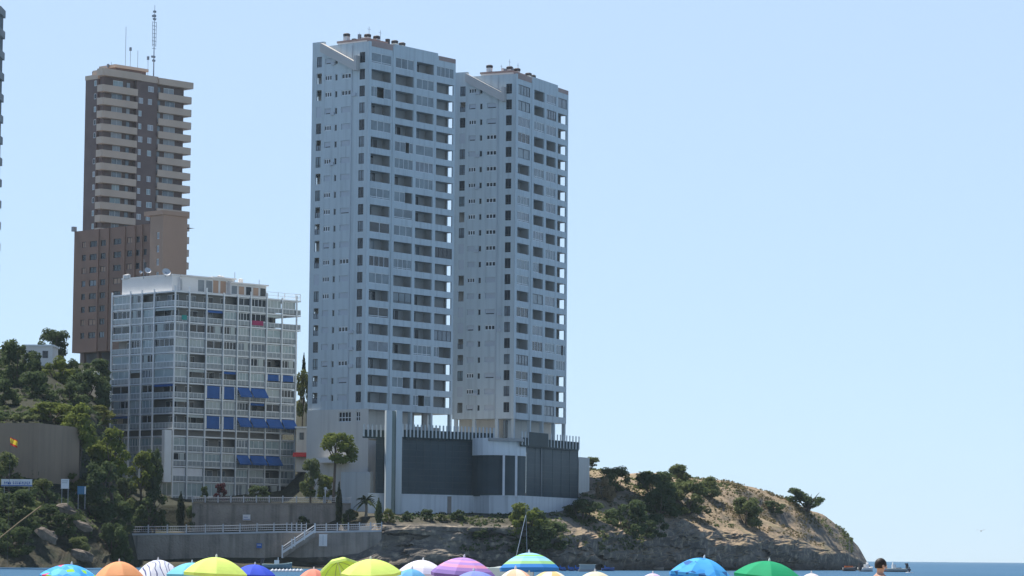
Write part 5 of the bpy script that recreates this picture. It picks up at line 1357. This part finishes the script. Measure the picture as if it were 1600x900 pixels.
# swimmer / paddlers far out
D = 2*F/(895-yh(1421)); p = px(1421, 895, D); t = thing('paddle_board', 'white paddle board right of the inflatable motorboat', 'board', (p.x, D, 0))
mb = MB(); mb.prism([(-.5,-1.5),(-.2,-1.9),(.2,-1.9),(.5,-1.5),(.5,1.2),(0,2),(-.5,1.2)], -.02, .12); mb.build('deck', WHITE, t)
def sitter(label, X, Y, z, hgt=1.0, m=None):
    t = thing('person', label, 'person', (X, Y, z)); P = []; E = []; Rd = []
    def v(p, r_, par=None):
        P.append(Vector(p)); Rd.append(r_); i = len(P)-1
        if par is not None: E.append((par, i))
        return i
    pel = v((0,0,.14), .15); ch = v((0,-.03,.42), .16, pel); nk = v((0,-.02,.62), .055, ch); hd = v((0,0,.72), .085, nk); v((0,0,.82), .07, hd)
    for k in (-1, 1):
        a = v((.19*k,-.01,.53), .055, ch); b = v((.26*k,.1,.32), .042, a); v((.2*k,.34,.25), .035, b)
        h_ = v((.1*k,.1,.12), .09, pel); kn = v((.13*k,.5,.22), .06, h_); v((.13*k,.85,.1), .045, kn)
    skin_body('body', P, E, Rd, m or SKIN, t, 2)
    mb = MB(); mb.lathe([(.1,-.02),(.1,.05),(.06,.11),(.005,.125)], 12, c=(0,-.01,.77)); mb.build('hair', HAIR, t, True)
sitter('person in a dark top kneeling on the white paddle board', p.x, D, .12, 1, mat('dark_wetsuit', (.03, .035, .06), .6))
# gull
p = px(1533, 830, 420); mb = MB()
mb.tube([(0,-.28,0),(0,-.15,.02),(0,.1,.03),(0,.3,.01),(0,.38,.0)], [.015,.07,.09,.05,.012], 8)
for k in (-1, 1):
    mb.add([(k*.06,.12,.06),(k*.4,.14,.22),(k*.72,-.02,.12),(k*.38,-.04,.2),(k*.06,-.1,.05)], [(0,1,3,4),(1,2,3)])
    mb.add([(k*.06,.12,.045),(k*.4,.14,.205),(k*.72,-.02,.115),(k*.38,-.04,.185),(k*.06,-.1,.035)], [(4,3,1,0),(3,2,1)])
tag(mb.build('gull', mat('gull_grey', (.22, .22, .24), .7), None, True, loc=p), 'grey gull flying alone in the sky above the sea', 'bird')
# walker on the headland tip, kayaks on the rocks
def ngz(x, D): q_ = px(x, 850, D); return Vector((q_.x, D, ground(q_.x, D, 3)))
for (x, D, m, lb) in ((1043, 556, RED, 'red kayak pulled up at the foot of the headland cliff'), (1022, 548, mat('kayak_tan', (.3, .25, .2), .6), 'tan kayak left of the red kayak under the cliff')):
    q_ = px(x, 888, D-6 if x > 1030 else D-4); t = thing('kayak', lb, 'kayak', (q_.x, q_.y, .12))
    hull_mesh(3.4, .8, .35).build('hull', m, t, True); mb = MB(); mb.box(-.5, .1, -.25, .25, .2, .55); mb.build('seat', CAPD, t)

mb = MB(); mb.box(-7000, 7000, -400, 9200, -6, 190)
hz = mb.build('haze', [], None); hm = bpy.data.materials.new('haze_air'); hm.use_nodes = True; hn = hm.node_tree.nodes; hn.remove(hn['Principled BSDF'])
pv = hn.new('ShaderNodeVolumePrincipled'); pv.inputs['Color'].default_value = (.72, .90, 1, 1); pv.inputs['Density'].default_value = .000045; pv.inputs['Anisotropy'].default_value = .2
hm.node_tree.links.new(pv.outputs[0], hn['Material Output'].inputs['Volume']); hz.data.materials.append(hm); tag(hz, kind='stuff')
# ------------------------------------------------------------------ light, sky, view
SUN_EL, SUN_AZ = 65, -48            # azimuth from +Y towards +X
az = R(SUN_AZ); el = R(SUN_EL)
s = bpy.data.lights.new('sun', 'SUN'); so = bpy.data.objects.new('sun', s); COL.objects.link(so)
s.energy = 5.0; s.angle = R(.55); s.color = (1, .95, .87)
sd = Vector((math.sin(az)*math.cos(el), math.cos(az)*math.cos(el), math.sin(el)))
so.rotation_euler = sd.to_track_quat('Z', 'Y').to_euler()
w = bpy.data.worlds.new('World'); sc.world = w; w.use_nodes = True
N = w.node_tree.nodes; L = w.node_tree.links
sky = N.new('ShaderNodeTexSky'); sky.sky_type = 'NISHITA'; sky.sun_disc = False
sky.sun_elevation = el; sky.sun_rotation = az; sky.altitude = 0; sky.air_density = .8; sky.dust_density = 0; sky.ozone_density = 10
bg = N['Background']; bg.inputs['Strength'].default_value = .09
hz_ = N.new('ShaderNodeMix'); hz_.data_type = 'RGBA'; hz_.inputs[7].default_value = (4.45, 5.65, 6.9, 1)
tcw = N.new('ShaderNodeTexCoord'); sxw = N.new('ShaderNodeSeparateXYZ'); L.new(tcw.outputs['Generated'], sxw.inputs[0])
mr = N.new('ShaderNodeMapRange'); mr.inputs[1].default_value = .18; mr.inputs[2].default_value = .55; mr.inputs[3].default_value = .7; mr.inputs[4].default_value = .05
L.new(sxw.outputs['Z'], mr.inputs[0]); L.new(mr.outputs[0], hz_.inputs[0])       # pale sea haze low in the sky
L.new(sky.outputs[0], hz_.inputs[6]); L.new(hz_.outputs[2], bg.inputs['Color'])
vs = sc.view_settings; vs.view_transform = 'Standard'; vs.look = 'None'; vs.gamma = 1; vs.use_curve_mapping = False; vs.exposure = .75
sc.cycles.max_bounces = 8; sc.cycles.use_denoising = True
